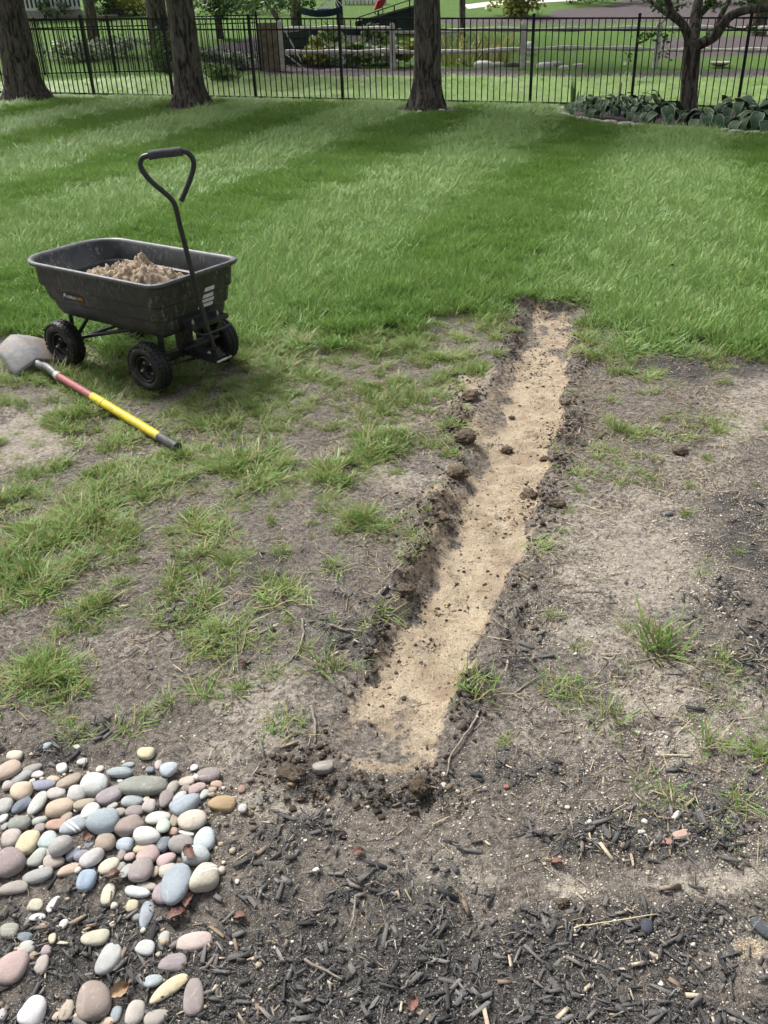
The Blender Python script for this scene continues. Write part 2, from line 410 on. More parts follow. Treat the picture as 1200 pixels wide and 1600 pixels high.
def land(x, y):
    """all masks and the height at places on the land"""
    x = np.asarray(x, float); y = np.asarray(y, float)
    PX, PY = to_px(x, y)
    PY = np.where(y < 0.3, 2400, PY)
    n1 = fbm(x * 3.1, y * 3.1, 4, 1); n2 = fbm(x * 11, y * 11, 4, 5); n3 = fbm(x * 38, y * 38, 3, 9)
    PXj = PX + (n1 - 0.5) * 60; PYj = PY + (fbm(x * 3.1 + 40, y * 3.1, 4, 2) - 0.5) * 50
    d, s, left = trench(x, y)
    near = 1 - sstep(5.6, 7.0, y)
    edge = np.interp(PX, *LAWN_EDGE)
    lawn = sstep(-30, 22, edge - PYj + (n2 - 0.5) * 70)
    lawn = np.maximum(lawn, sstep(6.0, 6.8, y))
    lawn = lawn * (1 - sstep(-0.05, 0.02, d))
    dark = np.clip(blobs(PXj, PYj, B_DARK) + (n2 - 0.5) * 0.9 + (n3 - 0.5) * 0.5, 0, 1)
    dark = np.where(y < 0.9, np.maximum(dark, sstep(0.95, 0.85, y)), dark)
    pale = np.clip(blobs(PXj, PYj, B_PALE) * 0.95 + (n2 - 0.5) * 0.9 + (n3 - 0.5) * 0.5, 0, 1)
    grass = blobs(PXj, PYj, B_GRASS)
    endfade = sstep(0.0, 0.14, s) * 0.6 + sstep(0.05, 0.3, s) * 0.4
    fi = floor_in(x, y)
    wall = np.clip(np.maximum(d, 0) / np.maximum(np.maximum(d, 0) + np.maximum(-fi, 0) + 0.012, 1e-4), 0, 1); wall = wall * wall * (3 - 2 * wall)
    sand = sstep(-0.030, 0.016, fi + (n2 - 0.5) * 0.10) * (d > 0) * sstep(-0.03, 0.12, s + (n2 - 0.5) * 0.16) * (1 - sstep(0.72, 0.84, s) * 0.45)
    sand = sand * (1 - 0.5 * sstep(0.55, 0.68, fbm(x * 9, y * 6, 4, 77)))
    sand = np.maximum(sand, np.clip(blobs(PXj, PYj, B_SAND) + (n2 - 0.5) * 0.7, 0, 1))
    sand = np.maximum(sand, (d > 0.006) * (fi < 0.01) * (0.42 + 0.5 * (n2 - 0.5)) * sstep(-0.03, 0.05, s) * (1 - 0.4 * sstep(0.8, 0.95, s)))
    sand = np.where(y > 6, 0, sand)
    dug = np.exp(-(np.minimum(d, 0) / 0.05) ** 2) * (fi < 0.0) * (d < 0.014) * (y < 6) * np.where(left, 0.85, 0.6) * (0.15 + 1.0 * n2) * sstep(-0.03, 0.05, s) * (0.45 + 0.75 * sstep(0.4, 0.6, fbm(x * 2.2, y * 2.2, 2, 35)))       # freshly dug dark edge and wall
    dug = np.maximum(dug, 0.8 * blobs(PXj, PYj, B_CRUMB) * (y < 6) * sstep(0.40, 0.58, n2))
    z = gz_far(x, y)
    rough = near * (0.020 * (n1 - 0.5) + 0.017 * (n2 - 0.5) + 0.010 * (n3 - 0.5)) * np.where(y < 0.2, 0.3, 1)
    depth = (0.047 + 0.02 * (n1 - 0.5)) * endfade
    lump = np.exp(-((np.minimum(d, 0) + 0.03) / 0.045) ** 2) * (d < 0.02) * (s > -0.03) * (s < 1.03)
    z = z + rough - depth * wall + near * lump * (0.3 + 0.7 * sstep(0.45, 0.6, fbm(x * 2.2, y * 2.2, 2, 35))) * (0.006 + 0.045 * np.clip(n2 - 0.38, 0, 1) * np.where(left, 1.3, 0.9) + 0.030 * np.clip(n3 - 0.4, 0, 1))
    crumb = blobs(PXj, PYj, B_CRUMB) * (y < 6)
    z = z + near * crumb * (0.035 * np.clip(n2 - 0.42, 0, 1) + 0.03 * np.clip(n3 - 0.45, 0, 1)) * 1.6
    z = z + near * wall * 0.014 * (n2 - 0.5)
    z = z + 0.012 * lawn * near
    grit = blobs(PXj, PYj, B_GRIT) * (0.25 + 1.2 * sstep(0.35, 0.65, fbm(x * 8, y * 8, 3, 41)))
    return dict(z=z, grit=grit, crumb=crumb, lawn=lawn, dark=dark, pale=pale, grass=grass, sand=sand, dug=dug, d=d, s=s, PX=PX, PY=PY)
def gz(x, y):
    return float(land(np.array([x]), np.array([y]))["z"][0])
def on(px, py, dz=0.0):
    p = at(px, py); p.z = gz(p.x, p.y) + dz; return p

def lines(a, b, step, out_lo, out_hi, grow):
    mid = list(np.arange(a, b, step)); hi = [mid[-1]]; st = step
    while hi[-1] < out_hi: st *= grow; hi.append(hi[-1] + st)
    lo = [mid[0]]; st = step
    while lo[-1] > out_lo: st *= grow; lo.append(lo[-1] - st)
    return np.array(lo[:0:-1] + mid + hi[1:])
gx = lines(-2.7, 2.4, 0.0125, -170, 170, 1.10)
gy = lines(0.75, 5.9, 0.0125, -25, 320, 1.075)
GX, GY = np.meshgrid(gx, gy)
Lm = land(GX.ravel(), GY.ravel())
V = np.stack([GX.ravel(), GY.ravel(), Lm["z"]], 1)
nx, ny = len(gx), len(gy)
ii = (np.arange(ny - 1)[:, None] * nx + np.arange(nx - 1)[None, :]).ravel()
F4 = np.stack([ii, ii + 1, ii + nx + 1, ii + nx], 1)

# beds of bark on the far side of the fence: stripes along the rail fence and two on the hill
def in_strip(x, y, pts, w0, w1, wob=0.5):
    ya = np.interp(x, [p[0] for p in pts], [p[1] for p in pts]) + (fbm(x * 0.8, y * 0.8, 2, 51) - 0.5) * wob
    return sstep(w0 - 0.25, w0 + 0.1, y - ya) * (1 - sstep(w1 - 0.1, w1 + 0.3, y - ya))

n = N('ground'); mGround = n.m
a_sand, a_dark, a_pale, a_lawn, a_dug, a_bed = [n.attr(k) for k in ("sand", "dark", "pale", "lawn", "dug", "bed")]; a_grit = n.attr("grit")
pos = n.new("ShaderNodeNewGeometry").outputs["Position"]
nf = n.noise(55, 3, 0.7, pos); ng = n.noise(230, 3, 0.7, pos); nm_ = n.noise(14, 3, 0.6, pos)
soil = n.mix(n.ramp(nf, 0.3, 0.7), (0.082, 0.072, 0.062), (0.24, 0.212, 0.182))
palec = n.mix(n.ramp(nf, 0.3, 0.7), (0.235, 0.208, 0.173), (0.43, 0.384, 0.318))
c = n.mix(n.ramp(n.math('ADD', a_pale, n.math('MULTIPLY', n.math('SUBTRACT', nf, 0.5), 0.9)), 0.20, 0.75), soil, palec)
darkc = n.mix(n.ramp(ng, 0.35, 0.7), (0.035, 0.033, 0.032), (0.125, 0.118, 0.110))
c = n.mix(n.ramp(n.math('ADD', a_dark, n.math('MULTIPLY', n.math('SUBTRACT', nf, 0.5), 0.8)), 0.35, 0.75), c, darkc)
c = n.mix(n.ramp(n.math('ADD', a_dug, n.math('MULTIPLY', n.math('SUBTRACT', nf, 0.5), 0.8)), 0.35, 0.9, 0, 0.85), c, n.mix(n.ramp(ng, 0.3, 0.7), (0.060, 0.045, 0.034), (0.19, 0.145, 0.105)))
sandc = n.mix(n.ramp(ng, 0.25, 0.75), (0.34, 0.27, 0.185), (0.60, 0.495, 0.36))
sandc = n.mix(n.ramp(nm_, 0.46, 0.68, 0, 0.6), sandc, (0.27, 0.20, 0.125)); sandc = n.mix(n.ramp(n.noise(6, 3, 0.6, pos), 0.44, 0.64, 0, 0.62), sandc, (0.27, 0.205, 0.14))
c = n.mix(n.ramp(n.math('ADD', a_sand, n.math('MULTIPLY', n.math('SUBTRACT', nf, 0.5), 0.7)), 0.30, 0.62), c, sandc)
# pale grains and dark crumbs on bare earth
def cells(scale, r0, r1, prob):
    v = n.new("ShaderNodeTexVoronoi"); v.inputs["Scale"].default_value = scale; n.t.links.new(pos, v.inputs["Vector"])
    sp = n.new("ShaderNodeSeparateColor"); n.t.links.new(v.outputs["Color"], sp.inputs[0])
    return n.math('MULTIPLY', n.ramp(v.outputs["Distance"], r1, r0), n.math('LESS_THAN', sp.outputs[0], prob)), sp.outputs[1]
gC, rC = cells(95, 0.30, 0.42, n.math('ADD', n.math('MULTIPLY', a_dark, 0.25), 0.13))
c = n.mix(n.math('MULTIPLY', gC, 0.75), c, n.mix(rC, (0.035, 0.03, 0.027), (0.11, 0.09, 0.075)))
gB, rB = cells(330, 0.30, 0.45, n.math('ADD', n.math('MULTIPLY', a_pale, 0.30), 0.20))
c = n.mix(n.math('MULTIPLY', gB, 0.7), c, n.mix(rB, (0.30, 0.26, 0.21), (0.60, 0.54, 0.45)))
gA, rA = cells(150, 0.24, 0.36, n.math('ADD', n.math('MULTIPLY', a_grit, 0.55), 0.06))
c = n.mix(n.math('MULTIPLY', gA, 0.85), c, n.mix(rA, (0.36, 0.30, 0.22), (0.70, 0.64, 0.54)))
lawnc = n.mix(n.ramp(nm_, 0.3, 0.7), (0.045, 0.062, 0.020), (0.10, 0.115, 0.045))
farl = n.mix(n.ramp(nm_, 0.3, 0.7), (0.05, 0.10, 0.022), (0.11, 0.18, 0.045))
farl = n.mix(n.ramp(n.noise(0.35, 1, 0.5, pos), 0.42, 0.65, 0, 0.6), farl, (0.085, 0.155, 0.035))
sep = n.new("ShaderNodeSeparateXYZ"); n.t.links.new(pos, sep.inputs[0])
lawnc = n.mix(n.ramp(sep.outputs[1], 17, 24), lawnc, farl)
c = n.mix(n.ramp(n.math('ADD', a_lawn, n.math('MULTIPLY', n.math('SUBTRACT', nf, 0.5), 0.5)), 0.3, 0.8), c, lawnc)
bedc = n.mix(n.ramp(nf, 0.35, 0.7), (0.055, 0.045, 0.048), (0.17, 0.14, 0.145))
c = n.mix(n.ramp(n.math('ADD', a_bed, n.math('MULTIPLY', n.math('SUBTRACT', nm_, 0.5), 0.5)), 0.35, 0.65), c, bedc)
bh = n.math('ADD', nf, n.math('MULTIPLY', ng, 0.6))
nrm = n.bump(bh, 1.0, 0.014)
n.fin(c, 0.93, nrm, 0, 0.12)

me = np_mesh("ground", V, None, F4, mGround, True)
for k in ("sand", "dark", "pale", "lawn", "dug", "grit"): attr(me, k, Lm[k])
RAIL = [(-2.55, 26.3), (-0.2, 26.0), (3.9, 25.4), (8.0, 24.6), (14.0, 23.4)]
bed = in_strip(V[:, 0], V[:, 1], RAIL, -1.0, 1.4) * sstep(-3.2, -2.6, V[:, 0])
def ell(cx, cy, rx, ry):
    q = ((V[:, 0] - cx) / rx) ** 2 + ((V[:, 1] - cy) / ry) ** 2 + (fbm(V[:, 0], V[:, 1], 2, 61) - 0.5) * 0.6
    return 1 - sstep(0.8, 1.1, q)
for (px, py, rx, ry) in [(800, 30, 3.0, 1.8), (1130, 16, 6.5, 4.5), (470, 78, 3.0, 4.0), (1130, 72, 2.8, 1.6)]:
    p = at(px, py); bed = np.maximum(bed, ell(p.x, p.y, rx, ry))
HB = [at(868, 180), at(905, 190), at(1000, 200), at(1100, 207), at(1200, 214), at(1330, 222)]
hb_y = np.interp(V[:, 0], [p.x for p in HB], [p.y for p in HB])
bed = np.maximum(bed, sstep(HB[0].x - 0.1, HB[0].x + 0.2, V[:, 0]) * sstep(-0.05, 0.15, V[:, 1] - hb_y) * (1 - sstep(0.0, 0.3, V[:, 1] - (20.97 - 0.2938 * (V[:, 0] + 5.88) - 0.25))) * (V[:, 0] < 12))
for (px, py, r) in [(45, 158, 0.9), (300, 168, 0.9), (668, 172, 1.0)]:
    p = at(px, py); bed = np.maximum(bed, 0.8 * ell(p.x, p.y - 0.15, r, r * 0.7))
attr(me, "bed", bed)
ground = tag(link("ground", me), kind="structure")

# ------------------------------------------------------------------ grass
def blade_cluster(nb, radius, hgt, spread, width, seed, dense_mid=0.6, droop=0.5, scat=0.9):
    r = np.random.default_rng(seed)
    rad = radius * np.sqrt(r.random(nb)) ** (1 / max(dense_mid, 0.1)); th = r.random(nb) * 2 * np.pi
    bx, by = rad * np.cos(th), rad * np.sin(th)
    L = hgt * (0.55 + 0.6 * r.random(nb))
    la = th + r.normal(0, scat, nb); ln = spread * (0.25 + 0.9 * rad / radius) * (0.5 + r.random(nb))
    w = width * (0.7 + 0.6 * r.random(nb)); bv = r.random(nb)
    fa = la + np.pi / 2 + r.normal(0, 0.6, nb)
    w = w * np.where(r.random(nb) > 0.85, 1.6, 1.0)
    V = []; hh = []
    for t, wk in ((0, 0.8), (0.4, 1.0), (0.75, 0.7), (1.0, 0.0)):
        out = L * (ln * t + droop * ln * t * t)
        zz = L * (t - 0.45 * droop * ln * t * t)
        px = bx + np.cos(la) * out; py = by + np.sin(la) * out
        wx, wy = np.cos(fa) * w * wk / 2, np.sin(fa) * w * wk / 2
        if wk > 0:
            V += [np.stack([px - wx, py - wy, zz], 1), np.stack([px + wx, py + wy, zz], 1)]; hh += [np.full(nb, t)] * 2
        else:
            V += [np.stack([px, py, zz], 1)]; hh += [np.full(nb, t)]
    V = np.stack(V, 1).reshape(-1, 3); hh = np.stack(hh, 1).ravel(); b = np.repeat(bv, 7)
    o = np.arange(nb)[:, None] * 7
    q = np.concatenate([o + np.array([0, 1, 3, 2]), o + np.array([2, 3, 5, 4])]); t3 = o + np.array([4, 5, 6])
    return V, t3, q, hh, b
def cluster_mesh(name, mat, *a, **k):
    V, t3, q, hh, b = blade_cluster(*a, **k)
    me = np_mesh(name, V, t3, q, mat, True); attr(me, "h", hh); attr(me, "bv", b); return me

def scatter(name, P, rot, scl, idx, tint, templates):
    """one object whose points carry copies of the template clumps"""
    me = bpy.data.meshes.new(name); me.vertices.add(len(P)); me.vertices.foreach_set("co", np.asarray(P, np.float32).ravel())
    attr(me, "rot", rot, 'FLOAT_VECTOR'); attr(me, "scl", scl, 'FLOAT_VECTOR'); attr(me, "idx", idx, 'INT'); attr(me, "tint", tint)
    o = link(name, me)
    g = bpy.data.node_groups.new(name, 'GeometryNodeTree')
    g.interface.new_socket("Geometry", in_out='INPUT', socket_type='NodeSocketGeometry')
    g.interface.new_socket("Geometry", in_out='OUTPUT', socket_type='NodeSocketGeometry')
    nn, ll = g.nodes, g.links
    gi = nn.new("NodeGroupInput"); go = nn.new("NodeGroupOutput"); inst = nn.new("GeometryNodeInstanceOnPoints"); inst.inputs["Pick Instance"].default_value = True
    jn = nn.new("GeometryNodeJoinGeometry")
    for t in reversed(templates):
        oi = nn.new("GeometryNodeObjectInfo"); oi.inputs["Object"].default_value = t; oi.inputs["As Instance"].default_value = False
        ti = nn.new("GeometryNodeGeometryToInstance"); ll.new(oi.outputs["Geometry"], ti.inputs[0]); ll.new(ti.outputs[0], jn.inputs[0])
    def na(nm, typ):
        a = nn.new("GeometryNodeInputNamedAttribute"); a.data_type = typ; a.inputs["Name"].default_value = nm; return a.outputs["Attribute"]
    er = nn.new("FunctionNodeEulerToRotation"); ll.new(na("rot", 'FLOAT_VECTOR'), er.inputs[0])
    ll.new(gi.outputs[0], inst.inputs["Points"]); ll.new(jn.outputs[0], inst.inputs["Instance"]); ll.new(er.outputs[0], inst.inputs["Rotation"])
    ll.new(na("scl", 'FLOAT_VECTOR'), inst.inputs["Scale"]); ll.new(na("idx", 'INT'), inst.inputs["Instance Index"]); ll.new(inst.outputs[0], go.inputs[0])
    m = o.modifiers.new("scatter", 'NODES'); m.node_group = g
    return o

# single tufts that stand apart; the wider grass repeats their blades
tuft_meshes = [cluster_mesh("tuft", MAT['tuft'], 110, 0.055, 0.075, 0.75, 0.0040, 101, scat=1.3),
               cluster_mesh("tuft", MAT['tuft'], 80, 0.07, 0.055, 1.1, 0.0040, 102, dense_mid=0.9, scat=2.0),
               cluster_mesh("tuft", MAT['tuft'], 46, 0.06, 0.075, 1.0, 0.0044, 103, scat=1.8),
               cluster_mesh("tuft", MAT['tuft'], 70, 0.085, 0.042, 1.4, 0.0038, 104, dense_mid=1.0, scat=2.5)]
lawn_meshes = [cluster_mesh("lawn_clump", MAT['lawn'], 70, 0.075, 0.095, 0.55, 0.0044, 201, dense_mid=1.0, scat=1.6),
               cluster_mesh("lawn_clump", MAT['lawn'], 70, 0.075, 0.085, 0.7, 0.0048, 202, dense_mid=1.0, scat=1.8),
               cluster_mesh("lawn_clump", MAT['lawn'], 60, 0.075, 0.11, 0.6, 0.0056, 203, dense_mid=1.0, scat=1.4)]
SINGLE = [  # px, py, size, mesh, label
    (1032, 1012, 1.15, 0, "thick dark green grass tuft, the densest on the bare earth right of the trench"),
    (880, 1078, 0.85, 1, "flat green grass tuft between the thickest tuft and the trench mouth"),
    (960, 1122, 0.85, 2, "grass tuft with yellowing blades growing at the edge of the pale sandy patch"),
    (1104, 1165, 0.8, 2, "thin upright grass tuft right of the pale sandy patch"),
    (1030, 1240, 0.75, 3, "low straggly grass tuft just above the chipped white gravel bits"),
    (1135, 1045, 0.8, 3, "sparse yellow-green sprouts right of the thickest dark tuft"),
    (745, 1078, 0.85, 1, "green tuft on the right lip of the trench near its wide mouth"),
    (965, 672, 0.75, 0, "short blue-green tuft alone right of the trench middle"),
    (1110, 660, 0.85, 1, "tuft beside a dark clod at the right, level with the trench middle"),
    (932, 560, 0.75, 0, "short bright tuft right of the far trench end, under the lawn edge"),
    (445, 1135, 0.75, 1, "small grass tuft at the left, below the curved twig"),
    (340, 1075, 0.95, 3, "dark flat-spreading tuft among bark left of the curved twig"),
    (520, 1050, 0.9, 2, "thin tuft at the left edge of the trench near its mouth"),
    (862, 1000, 0.001, 3, None),
]
SINGLE = [s for s in SINGLE if s[4]]
singles = []
for (px, py, s, k, lab) in SINGLE:
    o = link("grass_tuft", tuft_meshes[k]); o.location = on(px, py, -0.006); o.scale = (s, s, s * 0.95); o.rotation_euler = (0, 0, random.random() * 6)
    tag(o, lab, "grass tuft", "grass tufts standing alone on the bare earth"); singles.append(o)
T = {}
for o in singles: T.setdefault(o.data.name, o)
tuft_t = [T[m.name] for m in tuft_meshes]
lawn_t = []
for (px, py, k, lab) in [(788, 497, 0, "long lawn clump overhanging the left corner of the trench's far end"), (925, 512, 1, "long lawn clump at the right corner of the trench's far end"), (1188, 556, 2, "stray lawn clump at the right margin on the dark bark strip")]:
    o = link("grass_tuft", lawn_meshes[k]); o.location = on(px, py, -0.004); o.scale = (1.1, 1.1, 1.0)
    tag(o, lab, "grass tuft", "lawn clumps at the lawn's edge"); lawn_t.append(o)

def field(x0, x1, y0, y1, dens, seed):
    r = np.random.default_rng(seed); m = int((x1 - x0) * (y1 - y0) * dens)
    return r.uniform(x0, x1, m), r.uniform(y0, y1, m), r
P_, R_, S_, I_, T_ = [], [], [], [], []
def bed_keep(x, y):
    k = np.ones_like(x, bool)
    hy = np.interp(x, [p.x for p in HB], [p.y for p in HB])
    k &= ~((x > HB[0].x + 0.05) & (y > hy - 0.14) & (y < 20.97 - 0.2938 * (x + 5.88) - 0.25))
    for (px, py, r) in [(45, 158, 0.75), (300, 168, 0.72), (668, 172, 0.80)]:
        p = at(px, py); k &= ((x - p.x) / r) ** 2 + ((y - p.y + 0.22) / (r * 0.75)) ** 2 > 1
    return k
for (y0, y1, dens, sx) in [(4.2, 6.5, 330, 0.95), (6.5, 9, 260, 1.05), (9, 13, 170, 1.3), (13, 21.5, 90, 1.75), (21.5, 26.5, 55, 2.3)]:
    hw = y1 * 0.62 + 0.8
    x, y, r = field(-hw, hw, y0, y1, dens, int(y0 * 10))
    L = land(x, y)
    keep = (L["PX"] > -220) & (L["PX"] < 1420) & (L["lawn"] > r.random(len(x)) * 0.9 + 0.08) & bed_keep(x, y)
    if y0 > 20: keep &= (y < np.interp(x, [p[0] for p in RAIL], [p[1] for p in RAIL]) - 0.95)
    x, y = x[keep], y[keep]; z = L["z"][keep]; m = len(x)
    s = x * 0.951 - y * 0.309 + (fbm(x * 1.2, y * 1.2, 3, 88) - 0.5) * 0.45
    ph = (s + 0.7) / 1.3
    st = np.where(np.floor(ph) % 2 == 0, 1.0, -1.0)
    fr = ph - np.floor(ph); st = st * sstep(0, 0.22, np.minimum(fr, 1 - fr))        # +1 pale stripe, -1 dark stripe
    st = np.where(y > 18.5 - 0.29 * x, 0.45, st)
    patch = fbm(x * 1.7, y * 1.7, 3, 90)
    # the mower laid the blades away from us on one stripe and towards us on the next
    tilt = -0.24 * st
    dxx, dyy = 0.309 * tilt, 0.951 * tilt
    rz = r.random(m) * 6.283
    P_.append(np.stack([x, y, z - 0.006], 1))
    # lean = small rotation about x and y in world axes, then spin about own axis
    R_.append(np.stack([-dyy + r.normal(0, 0.13, m), dxx + r.normal(0, 0.13, m), rz * 0 + r.normal(0, 3, m)], 1))
    h = (0.45 + 0.55 * L['lawn'][keep]) * np.clip(0.50 + 0.75 * patch + r.normal(0, 0.13, m), 0.3, 1.35) * np.where(y > 18.5 - 0.29 * x, 0.42, 1.0)
    S_.append(np.stack([np.full(m, sx), np.full(m, sx), h], 1)); I_.append(r.integers(0, 3, m))
    T_.append(np.clip(np.where(y > 18.5 - 0.29 * x, 1.0, 0.42 + 0.20 * st) + (patch - 0.5) * 0.9 + r.normal(0, 0.10, m), 0, 1))  # stripe sheen, and sunlight beyond the fence, put into the blade colour
def lean_then_spin(R):
    out = np.empty_like(R)
    for i in range(len(R)):
        e = (Euler((R[i, 0], R[i, 1], 0)).to_matrix() @ Euler((0, 0, R[i, 2])).to_matrix()).to_euler(); out[i] = (e.x, e.y, e.z)
    return out
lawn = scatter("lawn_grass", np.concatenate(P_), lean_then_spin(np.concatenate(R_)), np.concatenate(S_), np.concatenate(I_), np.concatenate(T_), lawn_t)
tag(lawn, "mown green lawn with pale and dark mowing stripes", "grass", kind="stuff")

x, y, r = field(-3.0, 2.6, 0.9, 6.3, 900, 5)
L = land(x, y)
dn = L["grass"] * (0.25 + 1.25 * sstep(0.38, 0.62, fbm(x * 6, y * 6, 4, 23))) + 0.02
dn = dn * (L["d"] < -0.015) * (1 - L["lawn"] * 0.9)
keep = (dn * 0.80 > r.random(len(x))) & (L["PX"] > -200) & ~((L["PX"] < 420) & (L["PY"] > 1170)) & (L["PY"] < 1400)
x, y, z, dnk = x[keep], y[keep], L["z"][keep], dn[keep]; m = len(x)
ss = np.clip(0.45 + 0.36 * dnk + r.normal(0, 0.12, m), 0.35, 1.15)
pt = scatter("patchy_grass", np.stack([x, y, z - 0.005], 1), np.stack([r.normal(0, 0.22, m), r.normal(0, 0.22, m), r.random(m) * 6.28], 1),
             np.stack([ss, ss, ss * (0.45 + 0.4 * r.random(m))], 1), r.integers(0, 4, m), np.clip(0.15 + 0.75 * fbm(x * 2.5, y * 2.5, 3, 71) + r.normal(0, 0.12, m), 0, 1), tuft_t)
tag(pt, "patchy thin grass growing on the bare earth left of the trench", "grass", kind="stuff")

# ------------------------------------------------------------------ litter on the bare earth
def litter_material(name, stops, rough=0.85, spec=0.2, bump=0.0):
    n = N(name); cv = n.attr("cv")
    cr = n.new("ShaderNodeValToRGB"); n.t.links.new(cv, cr.inputs[0])
    el = cr.color_ramp.elements
    while len(el) < len(stops): el.new(0.5)
    for e, (p, c) in zip(el, stops): e.position = p; e.color = (*c, 1)
    ps = n.new("ShaderNodeNewGeometry").outputs["Position"]
    c = n.mix(n.ramp(n.noise(240, 2, 0.6, ps), 0.3, 0.75, 0.0, 0.55), cr.outputs[0], (0.03, 0.027, 0.025), 'MULTIPLY')
    c = n.mix(0.6, c, cr.outputs[0])
    return n.fin(c, rough, None, 0, spec)
MAT['chip'] = litter_material('bark_chips', [(0.0, (0.040, 0.039, 0.039)), (0.45, (0.115, 0.112, 0.108)), (0.75, (0.21, 0.197, 0.184)), (0.9, (0.22, 0.165, 0.12)), (1.0, (0.50, 0.42, 0.31))])
MAT['grit'] = litter_material('pale_grit', [(0.0, (0.20, 0.165, 0.125)), (0.5, (0.46, 0.39, 0.29)), (1.0, (0.74, 0.69, 0.60))])
MAT['clod'] = litter_material('soil_clods', [(0.0, (0.034, 0.026, 0.020)), (0.55, (0.10, 0.078, 0.060)), (1.0, (0.40, 0.30, 0.19))])
MAT['litter'] = litter_material('dry_grass_litter', [(0.0, (0.16, 0.125, 0.08)), (0.6, (0.38, 0.31, 0.20)), (1.0, (0.55, 0.49, 0.36))])

BOXQ = np.array([(3, 2, 1, 0), (4, 5, 6, 7), (0, 1, 5, 4), (1, 2, 6, 5), (2, 3, 7, 6), (3, 0, 4, 7)])
def box_cloud(name, x, y, z, L, W, Hh, yaw, pitch, roll, cv, mat, r, jit=0.25):
    m = len(x)
    c = np.array([(-1, -1, -1), (1, -1, -1), (1, 1, -1), (-1, 1, -1), (-1, -1, 1), (1, -1, 1), (1, 1, 1), (-1, 1, 1)], float) * 0.5
    v = c[None] * (1 + r.uniform(-jit, jit, (m, 8, 3))) * np.stack([L, W, Hh], 1)[:, None]
    ends = np.abs(c[:, 0]) > 0; v[:, :, 1] *= (0.5 + 0.7 * r.random((m, 1))) ** np.where(c[:, 0] > 0, 1, 0)[None]
    cy, sy, cp, sp, cr_, sr = np.cos(yaw), np.sin(yaw), np.cos(pitch), np.sin(pitch), np.cos(roll), np.sin(roll)
    X, Y, Z = v[..., 0], v[..., 1], v[..., 2]
    Y, Z = Y * cr_[:, None] - Z * sr[:, None], Y * sr[:, None] + Z * cr_[:, None]
    X, Z = X * cp[:, None] + Z * sp[:, None], -X * sp[:, None] + Z * cp[:, None]
    X, Y = X * cy[:, None] - Y * sy[:, None], X * sy[:, None] + Y * cy[:, None]
    V = np.stack([X + x[:, None], Y + y[:, None], Z + z[:, None]], 2).reshape(-1, 3)
    F = (np.arange(m)[:, None, None] * 8 + BOXQ[None]).reshape(-1, 4)
    me = np_mesh(name, V, None, F, mat); attr(me, "cv", np.repeat(cv, 8)); return link(name, me)

# bark mulch
x, y, r = field(-1.9, 2.0, 0.75, 2.4, 19000, 301)
L = land(x, y); p = np.clip(L["dark"] * 1.2 - 0.25, 0.03, 1) * (L["sand"] < 0.4) * (L["d"] < -0.01)
keep = (p > r.random(len(x))) & (L["PX"] > -260) & (L["PX"] < 1460)
x1, y1, z1 = x[keep], y[keep], L["z"][keep]
x, y, r2 = field(-2.4, 2.4, 2.2, 5.6, 1500, 302)
L = land(x, y); p = np.clip(L["dark"] * 1.3 - 0.35, 0.012, 1) * (L["sand"] < 0.5) * (L["d"] < -0.01) * (1 - L["lawn"])
keep = (p > r2.random(len(x))) & (L["PX"] > -260) & (L["PX"] < 1460)
x1 = np.r_[x1, x[keep]]; y1 = np.r_[y1, y[keep]]; z1 = np.r_[z1, L["z"][keep]]; m = len(x1)
ln = np.clip(r.lognormal(math.log(0.0090), 0.70, m), 0.003, 0.05)
wd = np.clip(ln * r.beta(1.4, 3.2, m) * 0.6, 0.0011, 0.010)
cv = np.clip(r.beta(1.5, 2.2, m) * 0.98 + (r.random(m) > 0.90) * r.uniform(0.3, 0.6, m), 0, 1)
o = box_cloud("bark_mulch", x1, y1, z1 + r.uniform(-0.001, 0.008, m), ln, wd, wd * r.uniform(0.25, 0.6, m), r.random(m) * 6.28, r.normal(0, 0.22, m), r.normal(0, 0.4, m), cv, MAT['chip'], r)
tag(o, "dark shredded bark mulch strewn over the foreground earth", "mulch", kind="stuff")

# the larger chips, one by one
chip_meshes = []
for k in range(8):
    rr = np.random.default_rng(900 + k); mb = MB(); segs = 4; rings = []
    Lc = 1.0; W = rr.uniform(0.16, 0.40); Hc = rr.uniform(0.05, 0.11); bend = rr.uniform(-0.10, 0.10); sl0, sl1 = rr.uniform(-0.5, 0.5, 2)
    for i in range(segs + 1):
        t = i / segs - 0.5; k1 = (rr.uniform(0.45, 0.95) if i in (0, segs) else 1.0) * rr.uniform(0.8, 1.15); slant = sl0 if i == 0 else sl1 if i == segs else 0.0
        ring = []
        for (a, b) in ((-1, -0.9), (0.2, -1), (1, -0.8), (0.95, 0.8), (-0.1, 1.1), (-1, 0.9)):
            ring.append((t * Lc + slant * a * W * 0.5 + rr.normal(0, 0.02), a * W / 2 * k1 + bend * (1 - 4 * t * t), b * Hc / 2 * k1 + rr.normal(0, 0.01)))
        rings.append(ring)
    mb.loft(rings, True, True)
    me = mb.mesh("wood_chip", MAT['chip']); attr(me, "cv", np.full(len(me.vertices), [0.15, 0.35, 0.5, 0.25, 0.62, 0.4, 0.8, 0.97][k])); chip_meshes.append(me)
cnt = 0; rr = np.random.default_rng(77)
